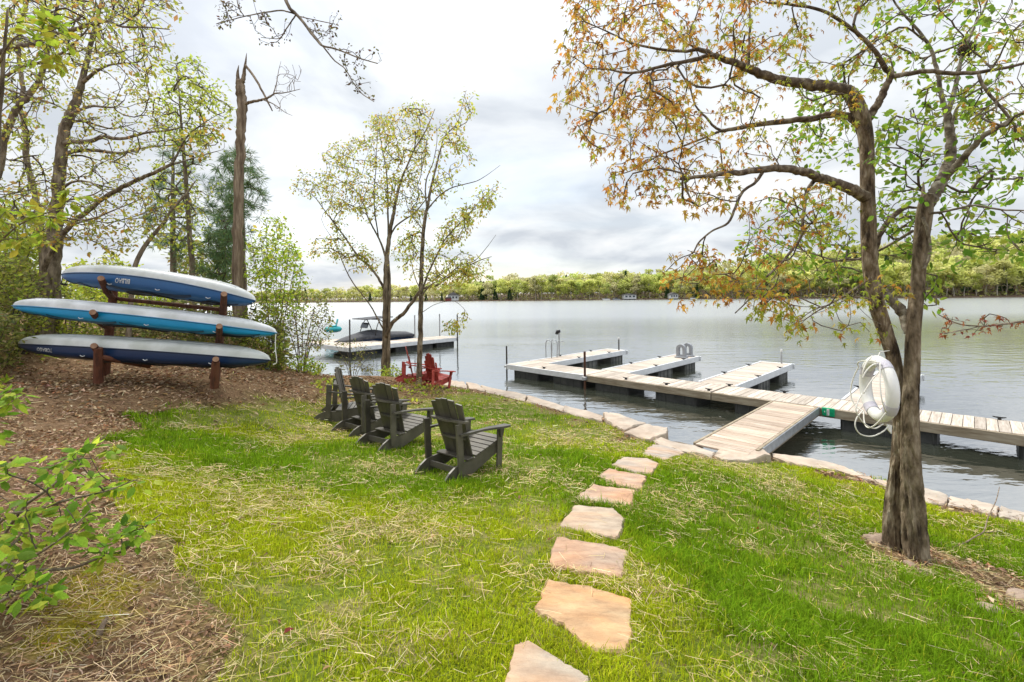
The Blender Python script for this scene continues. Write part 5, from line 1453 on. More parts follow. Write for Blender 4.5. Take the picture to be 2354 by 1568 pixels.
# ---- twin trees on the point
b1 = hit(886, 864)
Z1 = float(b1[1]) + .1
m1_ = [
 dict(name='trunk', pts=pl([(884,872),(885,820),(886,760),(887,710),(887,660),(888,610),(893,560),(899,520),(905,490),(912,452),(922,415),(932,390),(953,343),(970,316),(984,289),(1000,250)], Z1, Z1), r=[0.1152,0.1044,0.0972,0.0936,0.0864,0.0792,0.0684,0.0612,0.0540,0.0468,0.0360,0.0302,0.0245,0.0202,0.0144,0.0086], snap=1, **{'from': .35}),
 dict(name='trunk', pts=pl([(895,866),(894,820),(894,760),(895,700),(896,650),(893,600)], Z1 - .1, Z1), r=[0.0540,0.0504,0.0468,0.0432,0.0396,0.0360], snap=1, grow=0),
 dict(name='limb', pts=pl([(888,775),(902,742),(926,722),(950,692),(970,665),(1004,655),(1050,625),(1100,600),(1130,590)], Z1 - .05, Z1 - 1.2), r=[0.0612,0.0612,0.0576,0.0518,0.0432,0.0360,0.0252,0.0144,0.0086]),
 dict(name='limb', pts=pl([(886,668),(865,632),(845,608),(825,592),(803,560),(785,535),(766,510),(745,482),(725,455),(703,440),(681,432)], Z1, Z1 - .8), r=[0.0432,0.0374,0.0331,0.0302,0.0259,0.0216,0.0187,0.0144,0.0108,0.0072,0.0058]),
 dict(name='limb', pts=pl([(889,600),(880,570),(872,550),(858,524),(845,498),(837,474),(820,440),(790,420),(760,405)], Z1, Z1 + .8), r=[0.0360,0.0324,0.0288,0.0259,0.0230,0.0202,0.0158,0.0108,0.0072]),
 dict(name='limb', pts=pl([(893,560),(892,500),(891,442),(888,391),(880,350),(872,300),(872,270)], Z1, Z1 + .3), r=[0.0324,0.0288,0.0245,0.0202,0.0158,0.0101,0.0058]),
 dict(name='limb', pts=pl([(870,545),(862,490),(860,442),(864,390),(866,340),(870,300)], Z1 + .3, Z1 - .3), r=[0.0230,0.0202,0.0173,0.0144,0.0101,0.0058]),
 dict(name='limb', pts=pl([(896,545),(910,520),(935,502),(955,488),(984,452),(1010,420)], Z1, Z1 - .5), r=[0.0288,0.0259,0.0230,0.0194,0.0144,0.0072]),
 dict(name='limb', pts=pl([(880,755),(850,700),(815,655),(795,620),(770,560),(745,520)], Z1 - .2, Z1 - 1.5), r=[0.0252,0.0216,0.0187,0.0158,0.0101,0.0058]),
]
cr1 = [([(760,330),(800,320),(860,250),(900,250),(955,232),(990,250),(990,340),(960,420),(990,480),(960,520),(900,470),(840,510),(790,480),(750,440),(745,360)], 420, Z1 - 1.8, Z1 + 1.8),
       ([(680,380),(740,390),(790,470),(800,540),(880,590),(860,640),(780,590),(710,590),(720,550),(770,520),(730,450),(680,440)], 120, Z1 - 1.2, Z1 + .8),
       ([(985,560),(1060,600),(1130,590),(1125,620),(1080,650),(1000,660)], 40, Z1 - 1.5, Z1)]
tree('oak_tree', 'slender two-stemmed tree with a leaning limb left of the slim grey trunk', 'tree', b1, m1_, cr1,
     dict(t='small', n=10, n_side=3, p_side=.7, size=(.06, .115), droop=.6, pet=.08, fwd=.4, cols=[(.50,.50,.08),(.40,.46,.06),(.58,.50,.09),(.32,.37,.05),(.56,.36,.08)], spread=.07), 41, 'barkD', twig_r=.0055, maxr=.03, step=.2, lift=.08, jit=.16)
b2 = hit(963, 890)
Z2 = float(b2[1])
m2_ = [
 dict(name='trunk', pts=pl([(962,896),(964,840),(966,780),(967,720),(968,663),(969,620),(971,570),(975,520),(979,490),(984,470),(989,440),(994,418),(1001,390),(1007,364),(1014,340),(1021,316),(1037,298),(1052,282),(1062,245),(1072,207)], Z2, Z2 + .2), r=[0.0759,0.0693,0.0660,0.0634,0.0594,0.0541,0.0502,0.0462,0.0429,0.0396,0.0343,0.0304,0.0264,0.0238,0.0198,0.0165,0.0132,0.0106,0.0073,0.0040], snap=1, **{'from': .35}),
 dict(name='limb', pts=pl([(981,480),(978,440),(980,415),(988,392),(996,372),(1004,330),(1004,290)], Z2, Z2 + .5), r=[0.0238,0.0211,0.0185,0.0158,0.0132,0.0086,0.0053]),
 dict(name='limb', pts=pl([(984,480),(1010,450),(1038,432),(1066,424),(1096,416),(1120,402),(1150,380)], Z2, Z2 - .5), r=[0.0198,0.0172,0.0145,0.0119,0.0099,0.0066,0.0040]),
 dict(name='limb', pts=pl([(968,675),(982,635),(994,607),(1008,580),(1022,552),(1045,525),(1069,503),(1092,475),(1113,452),(1128,436)], Z2, Z2 - .7), r=[0.0297,0.0264,0.0238,0.0211,0.0185,0.0158,0.0132,0.0106,0.0079,0.0053]),
 dict(name='limb', pts=pl([(969,680),(990,655),(1020,640),(1055,612),(1090,600),(1118,570),(1140,540)], Z2, Z2 - .9), r=[0.0211,0.0185,0.0158,0.0132,0.0106,0.0066,0.0040]),
 dict(name='limb', pts=pl([(975,530),(950,500),(935,470),(930,440)], Z2, Z2 + .4), r=[0.0145,0.0119,0.0086,0.0053]),
 dict(name='limb', pts=pl([(966,665),(955,640),(945,600),(940,560)], Z2, Z2 + .6), r=[0.0145,0.0119,0.0079,0.0053]),
 dict(name='limb', pts=pl([(968,720),(1000,700),(1040,692),(1062,705),(1074,722),(1075,735)], Z2 - .05, Z2 - 1.0), r=[0.0099,0.0079,0.0066,0.0053,0.0040,0.0026]),
]
cr2 = [([(1000,300),(1060,210),(1098,220),(1090,260),(1062,300),(1065,330),(1090,350),(1060,420),(1020,470),(990,440)], 70, Z2 - .8, Z2 + 1.2),
       ([(1060,470),(1110,430),(1145,420),(1145,440),(1095,510),(1050,555),(1000,570),(1010,520)], 90, Z2 - 1.2, Z2 + .8),
       ([(920,520),(980,540),(1000,600),(950,650),(900,580)], 50, Z2 - .6, Z2 + 1.2),
       ([(985,620),(1060,580),(1130,600),(1120,625),(1050,650),(990,660)], 55, Z2 - 1.2, Z2 + .4),
       ([(1010,760),(1050,725),(1075,715),(1078,735),(1040,770)], 12, Z2 - .8, Z2 - .3)]
tree('slim_tree', 'slim grey-trunked tree standing between the two red chairs', 'tree', b2, m2_, cr2,
     dict(t='small', n=9, n_side=3, p_side=.6, size=(.06, .115), droop=.6, pet=.08, fwd=.4, cols=[(.50,.53,.08),(.40,.48,.07),(.58,.54,.10),(.54,.38,.08)], spread=.07), 42, 'barkB', twig_r=.005, maxr=.026, step=.2, lift=.06, jit=.16)

# ---- dead snag behind the rack
ZS = 10.4
sb = at(549, 800, ZS); sb[2] = float(land(sb[0], sb[1]))
snag = tree('dead_tree', 'bare dead tree trunk with a splintered top behind the kayak rack', 'tree', sb,
 [dict(name='trunk', pts=pl([(547,800),(547,720),(547,640),(547,533),(549,440),(552,340),(555,290),(556,240),(553,205),(552,186)], ZS), r=[0.132,0.1188,0.1144,0.1056,0.1012,0.0968,0.0968,0.1038,0.0986,0.0836], snap=1, grow=0),
  dict(name='splinter', pts=pl([(558,190),(562,165),(565,140),(567,122)], ZS), r=[0.0528,0.0352,0.0194,0.0035], grow=0),
  dict(name='splinter', pts=pl([(548,190),(546,170),(549,150)], ZS), r=[0.0484,0.0308,0.0053], grow=0),
  dict(name='limb', pts=pl([(560,240),(580,234),(600,230),(618,224),(632,215),(655,213),(690,205)], ZS, ZS - .5), r=[0.0352,0.0317,0.0264,0.0211,0.0158,0.0106,0.0053]),
  dict(name='limb', pts=pl([(628,218),(636,190),(640,165),(646,140)], ZS - .3, ZS), r=[0.0141,0.0106,0.007,0.0035]),
  dict(name='limb', pts=pl([(604,229),(630,240),(655,258),(672,266)], ZS - .2, ZS - .5), r=[0.0141,0.0106,0.007,0.0035]),
  dict(name='broken_limb', pts=pl([(564,150),(585,178),(609,221),(626,255)], ZS - .05, ZS - .15), r=[0.0264,0.0246,0.0211,0.0123], grow=0)],
 [([(610,225),(640,135),(690,140),(705,190),(680,225),(640,228)], 34, ZS - .8, ZS + .5), ([(625,240),(650,245),(675,265),(640,260)], 8, ZS - .6, ZS)], None, 51, 'barkS', twig_r=.004, maxr=.012, step=.15)

# ---- woods at the left
def land_base(px, Y):
    p = at(px, 700, Y); p[2] = float(land(p[0], p[1])); return p
ZO = 9.8
tree('oak_tree', 'big oak trunk with pale budding leaves rising behind the left end of the kayaks', 'tree', land_base(110, ZO),
 [dict(name='trunk', pts=pl([(112,800),(112,690),(118,600),(125,540),(130,480),(134,420),(138,375),(145,320),(155,280),(172,240),(188,190),(200,140),(210,95),(225,40),(238,-30),(250,-120)], ZO), r=[.19,.18,.17,.145,.118,.11,.105,.1,.095,.085,.062,.05,.042,.034,.026,.015], snap=1, **{'from': .3}),
  dict(name='limb', pts=pl([(148,330),(165,326),(206,325),(235,315),(277,319),(310,312),(338,305),(385,300),(410,295)], ZO, ZO - 1.5), r=[.05,.046,.042,.036,.03,.025,.02,.015,.01]),
  dict(name='limb', pts=pl([(146,356),(170,348),(211,345),(250,350),(281,352),(315,343),(347,338),(399,333)], ZO, ZO + .8), r=[.045,.042,.038,.034,.03,.024,.018,.01]),
  dict(name='limb', pts=pl([(160,264),(185,252),(211,244),(240,246),(265,246),(286,230)], ZO, ZO - 1), r=[.035,.03,.026,.02,.014,.008]),
  dict(name='limb', pts=pl([(153,285),(172,279),(195,279),(230,290),(260,296),(305,286)], ZO, ZO + .5), r=[.035,.03,.026,.02,.014,.008]),
  dict(name='limb', pts=pl([(130,450),(150,428),(174,417),(206,419),(230,432),(249,443)], ZO, ZO - .8), r=[.03,.026,.022,.018,.013,.008]),
  dict(name='limb', pts=pl([(130,480),(150,463),(188,454),(215,447),(235,436)], ZO, ZO - 1.2), r=[.026,.022,.017,.012,.008]),
  dict(name='limb', pts=pl([(190,190),(220,165),(250,150),(285,145)], ZO, ZO - .6), r=[.04,.03,.02,.01])],
 [([(60,-40),(400,-40),(400,100),(330,200),(240,170),(120,180)], 200, ZO - 2.2, ZO + 2), ([(150,200),(330,180),(400,270),(420,330),(300,380),(150,380)], 170, ZO - 1.8, ZO + 1.6),
  ([(60,380),(340,390),(340,560),(60,560)], 120, ZO - 1.4, ZO + 1)],
 dict(t='small', n=6, n_side=2, p_side=.8, size=(.05, .09), droop=.4, pet=.06, cols=[(.42,.46,.08),(.34,.39,.06),(.50,.47,.09),(.46,.32,.10)], spread=.06), 61, 'barkD', twig_r=.0045, maxr=.02, step=.18, jit=.2)
ZP = 9.0
tree('forest_tree', 'thin winding tree left of the big oak, rising out of the frame', 'tree', land_base(108, ZP + 1.3),
 [dict(name='trunk', pts=pl([(108,800),(106,690),(98,590),(89,494),(80,447),(70,405),(59,353),(61,328),(57,295),(52,268),(45,249),(52,215),(50,180),(44,140),(44,100),(48,55),(57,26),(66,-10),(75,-80)], ZP + 1.3), r=[0.0806,0.0744,0.0682,0.0651,0.062,0.0589,0.0558,0.0546,0.0527,0.0508,0.0484,0.0446,0.0422,0.0384,0.036,0.0322,0.0285,0.0248,0.0124], snap=1, **{'from': .3})],
 [([(-20,-40),(220,-40),(200,120),(100,300),(-20,330)], 150, ZP, ZP + 2.6), ([(-20,330),(110,300),(120,500),(-20,520)], 70, ZP + .2, ZP + 2)],
 dict(t='small', n=6, n_side=2, p_side=.8, size=(.05, .085), droop=.4, pet=.06, cols=OLIVE, spread=.06), 62, 'barkD', twig_r=.0045, maxr=.018, step=.18, jit=.2)
ZL = 7.0
ob = np.array([-8.9, ZL, 0.]); ob[2] = float(land(ob[0], ob[1]))
tree('overhanging_tree', 'dark-limbed tree outside the left edge reaching its branches into the picture', 'tree', ob,
 [dict(name='trunk', world=1, pts=[(ob[0], ZL, ob[2] - .1), (ob[0] + .1, ZL, 4), (ob[0] + .4, ZL, 7), (ob[0] + .8, ZL, 9.5)], r=[0.136,0.1156,0.0884,0.0408]),
  dict(name='limb', pts=[(-170,200,ZL)] + pl([(0,120),(35,108),(77,101),(113,84),(164,70),(211,56),(246,49),(281,61),(340,63),(390,68)], ZL - .4, ZL - 1.5), r=[0.0476,0.0374,0.034,0.032,0.0292,0.0258,0.0231,0.019,0.0136,0.0088,0.0048]),
  dict(name='limb', pts=pl([(100,92),(103,75),(140,60),(174,47),(190,30),(192,0),(195,-60)], ZL - .8, ZL - 1), r=[0.0204,0.019,0.0177,0.0163,0.0136,0.0122,0.0068]),
  dict(name='limb', pts=[(-160,230,ZL)] + pl([(0,180),(47,155),(101,141),(150,117),(180,90),(205,62),(215,40),(220,0)], ZL, ZL - .6), r=[0.0306,0.0238,0.0204,0.0177,0.015,0.0122,0.0102,0.0082,0.0054]),
  dict(name='limb', pts=[(-150,150,ZL)] + pl([(0,199),(59,220),(117,237),(160,258)], ZL, ZL - .3), r=[0.0272,0.0204,0.0163,0.0122,0.0054]),
  dict(name='limb', pts=pl([(228,55),(230,80),(250,100),(285,130),(320,160),(350,175)], ZL - 1, ZL - 1.4), r=[0.0136,0.0122,0.0102,0.0082,0.0061,0.0034]),
  dict(name='limb', pts=pl([(-150,560),(-20,430),(14,310),(38,253),(63,223),(91,183),(106,131),(113,89),(122,59),(131,20),(140,-40)], ZL + 1, ZL + .6), r=[0.0612,0.0578,0.051,0.0476,0.0442,0.0394,0.034,0.0306,0.0272,0.0231,0.0136]),
  dict(name='limb', pts=[(-170,420,ZL)] + pl([(0,510),(60,500),(120,498),(200,505),(270,480),(330,455)], ZL - .6, ZL - 1.2), r=[0.0272,0.0204,0.0177,0.015,0.0116,0.0082,0.0041])],
 [([(-30,-40),(120,-40),(420,-30),(410,110),(330,200),(220,120),(60,160),(-30,150)], 150, ZL - 2.4, ZL + .4), ([(-30,150),(120,160),(100,330),(-30,330)], 60, ZL - 1.6, ZL + .4),
  ([(0,430),(100,420),(120,520),(0,540)], 26, ZL - 1.6, ZL - .6)],
 dict(t='small', n=5, n_side=2, p_side=.7, size=(.045, .085), droop=.4, pet=.05, cols=[(.42,.45,.07),(.34,.38,.06),(.27,.31,.05),(.48,.48,.08),(.40,.25,.08)], spread=.05), 63, 'barkD', twig_r=.0035, maxr=.014, step=.14, jit=.22)
ZN = 8.8
tree('leaning_tree', 'tree with a long smooth limb leaning up to the right above the top kayak', 'tree', land_base(70, ZN),
 [dict(name='trunk', pts=pl([(60,800),(90,650),(125,570),(164,515),(202,485),(235,457),(281,431),(320,412),(352,398),(396,377)], ZN), r=[0.055,0.05,0.0475,0.045,0.0425,0.041,0.039,0.036,0.033,0.028], snap=1, **{'from': .4}),
  dict(name='limb', pts=pl([(396,377),(408,355),(418,333),(432,312),(442,303),(465,285),(503,262)], ZN, ZN - .5), r=[0.021,0.019,0.017,0.014,0.012,0.009,0.004]),
  dict(name='limb', pts=pl([(394,379),(430,368),(476,354),(510,345)], ZN, ZN + .6), r=[0.021,0.017,0.011,0.005]),
  dict(name='limb', pts=pl([(164,515),(210,508),(250,512),(300,500),(350,488),(400,485)], ZN, ZN - .7), r=[0.015,0.013,0.011,0.009,0.006,0.003]),
  dict(name='limb', pts=pl([(180,545),(230,560),(260,585),(275,610)], ZN - .2, ZN - .6), r=[0.008,0.0065,0.005,0.003])],
 [([(400,330),(480,260),(520,270),(520,350),(440,375)], 34, ZN - .8, ZN + .8), ([(160,470),(330,420),(420,470),(400,520),(280,600),(160,560)], 70, ZN - 1.4, ZN + .6), ([(100,490),(250,480),(250,545),(90,560)], 26, ZN - 1.5, ZN - .5)],
 dict(t='small', n=5, n_side=1, p_side=.6, size=(.06, .11), droop=.4, pet=.05, cols=[(.46,.36,.05),(.40,.24,.05),(.34,.36,.06),(.28,.30,.05)], spread=.05), 64, 'barkB', twig_r=.0038, maxr=.014, step=.15, jit=.2)
ZT = 11.5
tree('birch_tree', 'thin upright tree with a pale green crown left of the dead trunk', 'tree', land_base(440, ZT),
 [dict(name='trunk', pts=pl([(445,800),(443,690),(443,633),(438,570),(435,530),(433,487),(428,429),(424,374),(421,340),(418,300),(414,250),(411,205),(408,165),(407,140)], ZT), r=[0.0744,0.0682,0.062,0.0589,0.0558,0.0527,0.0484,0.0422,0.036,0.0291,0.0223,0.0174,0.0112,0.0056], snap=1, **{'from': .25})],
 [([(374,136),(452,136),(510,190),(537,238),(510,306),(459,333),(374,326),(340,272),(360,211)], 190, ZT - 1.5, ZT + 1.5), ([(350,380),(420,340),(500,400),(480,560),(380,600),(330,500)], 80, ZT - 1.2, ZT + 1.2)],
 dict(t='small', n=6, n_side=2, p_side=.8, size=(.07, .125), droop=.4, pet=.06, cols=[(.42,.50,.07),(.52,.55,.08),(.34,.42,.06)], spread=.07), 65, 'barkD', twig_r=.005, maxr=.022, step=.2, jit=.16)
tree('sapling', 'thin bare stem leaning right behind the middle of the top kayak', 'tree', land_base(306, 9.0),
 [dict(name='trunk', pts=pl([(290,800),(300,700),(310,614),(325,580),(340,555),(368,522),(390,490),(408,466),(429,445),(450,415)], 9.0, 9.0), r=[.05,.045,.042,.04,.037,.033,.028,.024,.02,.01], snap=1, **{'from': .4})],
 [([(340,520),(420,440),(470,420),(440,540),(370,580)], 24, 8.4, 9.6), ([(300,470),(380,460),(360,560),(310,560)], 16, 8.4, 9.4)],
 dict(t='small', n=4, n_side=1, p_side=.6, size=(.05, .10), droop=.3, pet=.05, cols=OLIVE, spread=.05), 66, 'barkD', twig_r=.0038, maxr=.01, step=.14, jit=.2)
ZW = 13.5
def pine(label, px, ztop, Z, polys, seed, trunk=None):
    b = land_base(px, Z)
    tree('pine_tree', label, 'tree', b, [dict(name='trunk', pts=pl(trunk or [(px, 800), (px, 690), (px - 2, 600), (px - 3, 500), (px - 2, ztop + 60), (px, ztop)], Z), r=[.12,.10,.085,.065,.04,.012], snap=1, **{'from': .15})], polys,
     dict(t='needle', n=26, n_side=16, p_side=1, size=(.14, .25), droop=.05, pet=.02, fwd=.9, cols=[(.14,.25,.11),(.11,.20,.10),(.18,.29,.11),(.22,.29,.08)], spread=.03, flat=1.5, mat='needle'), seed, 'barkD', twig_r=.006, maxr=.03, step=.25, lift=-.04, kindname='needles')
pine('dark blue-green pine behind the dead trunk', 560, 330, ZW, [([(468,540),(480,420),(530,330),(580,350),(612,430),(606,500),(570,560),(500,620)], 150, ZW - 1.5, ZW + 1.5), ([(455,560),(540,440),(540,640),(450,640)], 70, ZW - 2, ZW)], 71)
pine('sparse dark pine behind the thin upright tree', 400, 320, ZW + .8, [([(345,420),(400,320),(470,360),(480,480),(420,620),(340,560)], 100, ZW, ZW + 2)], 72)

# ---- shrubs and bushes
def shrub(name, label, px, Y, poly, cnt, dy, cols, size, seed, stems=5, n=5, t='small', r0=.018, base_py=None, group=None, cat='bush', ind=0, n_side=2, tw=.004):
    b = land_base(px, Y); r = np.random.default_rng(seed)
    q = np.array(poly, float); cxm, cym = q.mean(0); topy = q[:, 1].min(); w_ = q[:, 0].max() - q[:, 0].min()
    ms = []
    bpx, bpy = proj(b)
    for k in range(stems):
        tx = q[:, 0].min() + w_ * (k + .5) / stems + r.uniform(-.1, .1) * w_; ty = topy + (q[:, 1].max() - topy) * r.uniform(.1, .45)
        yy = Y + r.uniform(-dy, dy) * .6
        x0 = float(bpx) + (tx - float(bpx)) * .12 + r.uniform(-.03, .03) * w_
        ms.append(dict(name='stem', pts=[(x0, float(bpy), Y + r.uniform(-.2, .2)), (x0 + (tx - x0) * .35, float(bpy) + (ty - float(bpy)) * .45, Y + (yy - Y) * .4), (tx, ty, yy)], r=[r0, r0 * .7, r0 * .3], snap=1, **{'from': .2}))
    return tree(name, label, cat, b, ms, [(poly, cnt, Y - dy, Y + dy)], dict(t=t, n=n, n_side=n_side, p_side=.8, size=size, droop=.25, pet=.05, cols=cols, spread=size[1] * .5), seed, 'twig' if False else 'barkD', group, twig_r=tw, maxr=r0 * .6, step=.16, individuals=ind, jit=.2, sides=6)
DK = [(.18,.21,.05),(.24,.26,.06),(.29,.28,.08),(.13,.16,.04),(.30,.24,.10)]
MIX = [(.38,.46,.06),(.30,.36,.06),(.46,.50,.07),(.24,.28,.05)]
shrub('tall_shrub', 'bright green tall shrub right of the dead trunk', 628, 11.3, [(575,560),(610,505),(640,495),(665,530),(690,580),(705,650),(690,720),(600,730),(565,640)], 300, 1.2, LIME, (.06, .12), 81, 6, 6)
shrub('waterside_shrub', 'loose shrub at the water between the kayaks and the twin trees', 690, 12.4, [(640,680),(690,660),(740,690),(765,720),(755,780),(730,810),(640,830),(630,740)], 240, 1.2, [(.28,.32,.08),(.36,.40,.09),(.20,.24,.06),(.38,.26,.10)], (.05, .10), 82, 7, 5)
shrub('low_bush', 'yellow-green bush at the foot of the waterside shrub', 700, 11.2, [(655,835),(700,815),(745,835),(740,856),(660,858)], 70, .5, LIME, (.05, .10), 83, 5, 5, r0=.01)
shrub('low_bush', 'small bright green plant at the foot of the two-stemmed trunk', 905, float(b1[1]) - .5, [(870,850),(905,840),(935,860),(930,885),(880,882)], 60, .4, LIME, (.06, .12), 84, 5, 5, r0=.01)
shrub('low_bush', 'reddish twiggy scrub in front of the slim grey trunk', 985, float(b2[1]) - .8, [(930,890),(960,870),(1000,890),(1030,900),(1010,925),(920,920)], 60, .5, [(.30,.18,.07),(.36,.30,.08),(.24,.22,.06)], (.05, .10), 85, 6, 4, r0=.008)
shrub('low_bush', 'sparse waterside twigs with small leaves left of the two-stemmed trunk', 810, 12.6, [(760,790),(820,780),(860,800),(860,855),(780,860)], 60, .7, [(.22,.24,.06),(.30,.28,.07)], (.04, .08), 86, 6, 3, r0=.01)
# wall of undergrowth behind the kayaks
UG = [('dense olive bush at the far left behind the lowest kayak', 25, 8.9, [(-30,600),(40,590),(90,640),(100,720),(90,800),(-30,820)], 230, DK + MIX), ('leafy bush between the oak and the top kayak', 150, 10.6, [(70,640),(140,650),(230,690),(240,780),(80,800)], 190, MIX),
      ('yellow-green bush behind the left rack post', 270, 12.0, [(180,640),(280,650),(380,670),(400,740),(200,740)], 190, [(.40,.48,.04),(.34,.44,.04),(.46,.48,.06)]), ('brownish undergrowth behind the middle kayak', 340, 10.2, [(230,745),(360,735),(440,770),(440,820),(240,820)], 190, DK + [(.26,.18,.08)]),
      ('olive undergrowth behind the right rack post', 460, 10.4, [(400,690),(500,690),(540,720),(560,800),(420,820)], 190, DK), ('twiggy bush right of the lowest kayak', 610, 10.6, [(550,720),(620,700),(660,760),(660,850),(560,850)], 190, DK + MIX),
      ('bright bush high at the left edge above the middle kayak', 20, 10.5, [(-30,480),(60,470),(110,540),(90,640),(-30,640)], 190, [(.34,.42,.05),(.28,.36,.05),(.42,.44,.06)]), ('dark bush at the left edge beside the lowest kayak tip', -10, 7.7, [(-80,700),(20,710),(40,790),(30,850),(-80,850)], 160, DK),
      ('olive bush filling the gap under the top kayak', 320, 11.2, [(230,690),(330,690),(420,710),(420,760),(240,750)], 130, MIX + DK)]
for i, (lab, px, Y, poly, cnt, cols) in enumerate(UG):
    shrub('undergrowth_bush', lab, px, Y, poly, int(cnt * 1.7), 1.0, cols, (.05, .11), 90 + i, 7, 9, tw=.004)
# farther trees on the left bank, seen between the stems
for i, (lab, px, Y, poly, cnt, cols) in enumerate([('round yellow-green tree far behind the left woods', 250, 22, [(150,600),(260,590),(340,640),(330,690),(150,690)], 160, [(.46,.48,.06),(.40,.46,.05)]),
      ('green tree on the left bank beyond the oak', 20, 17, [(-60,540),(50,530),(110,590),(100,700),(-60,700)], 180, MIX), ('olive tree on the bank behind the pine', 480, 19, [(400,560),(500,540),(560,600),(560,690),(400,690)], 160, MIX + DK)]):
    shrub('bank_tree', lab, px, Y, poly, cnt, 1.8, cols, (.14, .26), 110 + i, 5, 7, r0=.05, cat='tree', tw=.01)

# ---- branch hanging in at the top of the picture
ZH = 5.0
hb = np.array([-4.6, 3.2, 0.]); hb[2] = float(land(hb[0], hb[1]))
tree('overhead_tree', 'tree above the frame dropping one dark budding branch into the top of the sky', 'tree', hb,
 [dict(name='trunk', world=1, pts=[(hb[0], hb[1], hb[2] - .1), (hb[0] + .2, hb[1] + .2, 4.5), (hb[0] + .8, hb[1] + .8, 7.5)], r=[.22,.18,.12], grow=0),
  dict(name='limb', pts=[(560,-520,4.2),(610,-200,4.7)] + pl([(648,-30),(663,14),(680,32),(700,55),(714,75),(728,92),(741,105),(770,112),(797,122),(830,135),(868,146)], ZH, ZH - .3), r=[.09,.04,.022,.018,.016,.013,.012,.011,.010,.008,.007,.006,.005]),
  dict(name='limb', pts=pl([(683,34),(665,28),(646,24),(620,27),(595,31),(561,38),(530,46),(507,51)], ZH, ZH - .5), r=[.009,.008,.0075,.007,.006,.005,.0045,.004]),
  dict(name='limb', pts=pl([(680,35),(668,52),(656,70),(643,88),(620,88),(600,86)], ZH, ZH + .4), r=[.008,.007,.006,.006,.005,.004]),
  dict(name='limb', pts=pl([(690,40),(715,72),(745,110),(770,140),(793,158),(812,190),(832,215),(860,234)], ZH, ZH - .4), r=[.010,.009,.008,.007,.006,.005,.005,.004]),
  dict(name='limb', pts=pl([(561,37),(550,20),(545,0),(540,-40)], ZH - .3, ZH - .3), r=[.005,.005,.005,.004]),
  dict(name='limb', pts=pl([(690,38),(720,45),(748,51),(770,55)], ZH, ZH), r=[.006,.005,.005,.003])],
 [([(495,0),(600,0),(640,40),(600,60),(500,60)], 30, ZH - .6, ZH + .3), ([(590,70),(660,50),(680,100),(600,105)], 14, ZH, ZH + .5), ([(700,40),(790,30),(770,100),(720,80)], 20, ZH - .3, ZH + .3),
  ([(760,100),(880,120),(870,160),(790,150)], 18, ZH - .5, ZH), ([(780,160),(850,180),(870,235),(800,200)], 14, ZH - .6, ZH - .1)],
 dict(t='small', n=4, n_side=1, p_side=.35, size=(.022, .045), droop=.2, pet=.02, cols=[(.12,.10,.04),(.16,.15,.05),(.10,.06,.04)], spread=.012), 73, 'barkD', twig_r=.002, maxr=.006, step=.09, jit=.2)
# ---- thin budding branch at the right edge
hb = np.array([4.95, 3.7, 0.]); hb[2] = float(land(hb[0], hb[1]))
tree('edge_sapling', 'sapling beyond the right edge holding a thin branch with small red leaves over the water', 'sapling', hb,
 [dict(name='trunk', world=1, pts=[(4.95, 3.7, hb[2] - .1), (4.95, 3.68, 1.6), (4.9, 3.65, 2.9), (4.95, 3.6, 4.2)], r=[.04,.034,.026,.01], grow=0),
  dict(name='limb', pts=[(2590,715,3.66)] + pl([(2480,728),(2354,739),(2300,746),(2254,750),(2211,746),(2180,735),(2156,722)], 3.6, 3.4), r=[.016,.013,.010,.008,.006,.005,.004,.003]),
  dict(name='limb', pts=pl([(2254,750),(2210,760),(2178,765),(2160,766)], 3.5, 3.4), r=[.004,.003,.003,.002])],
 [([(2150,715),(2354,730),(2354,765),(2160,770)], 22, 3.3, 3.7)],
 dict(t='maple', n=2, n_side=1, p_side=.3, size=(.028, .05), droop=.6, pet=.02, cols=[(.34,.09,.05),(.42,.15,.05)], spread=.01), 74, 'barkD', twig_r=.0018, maxr=.004, step=.07)

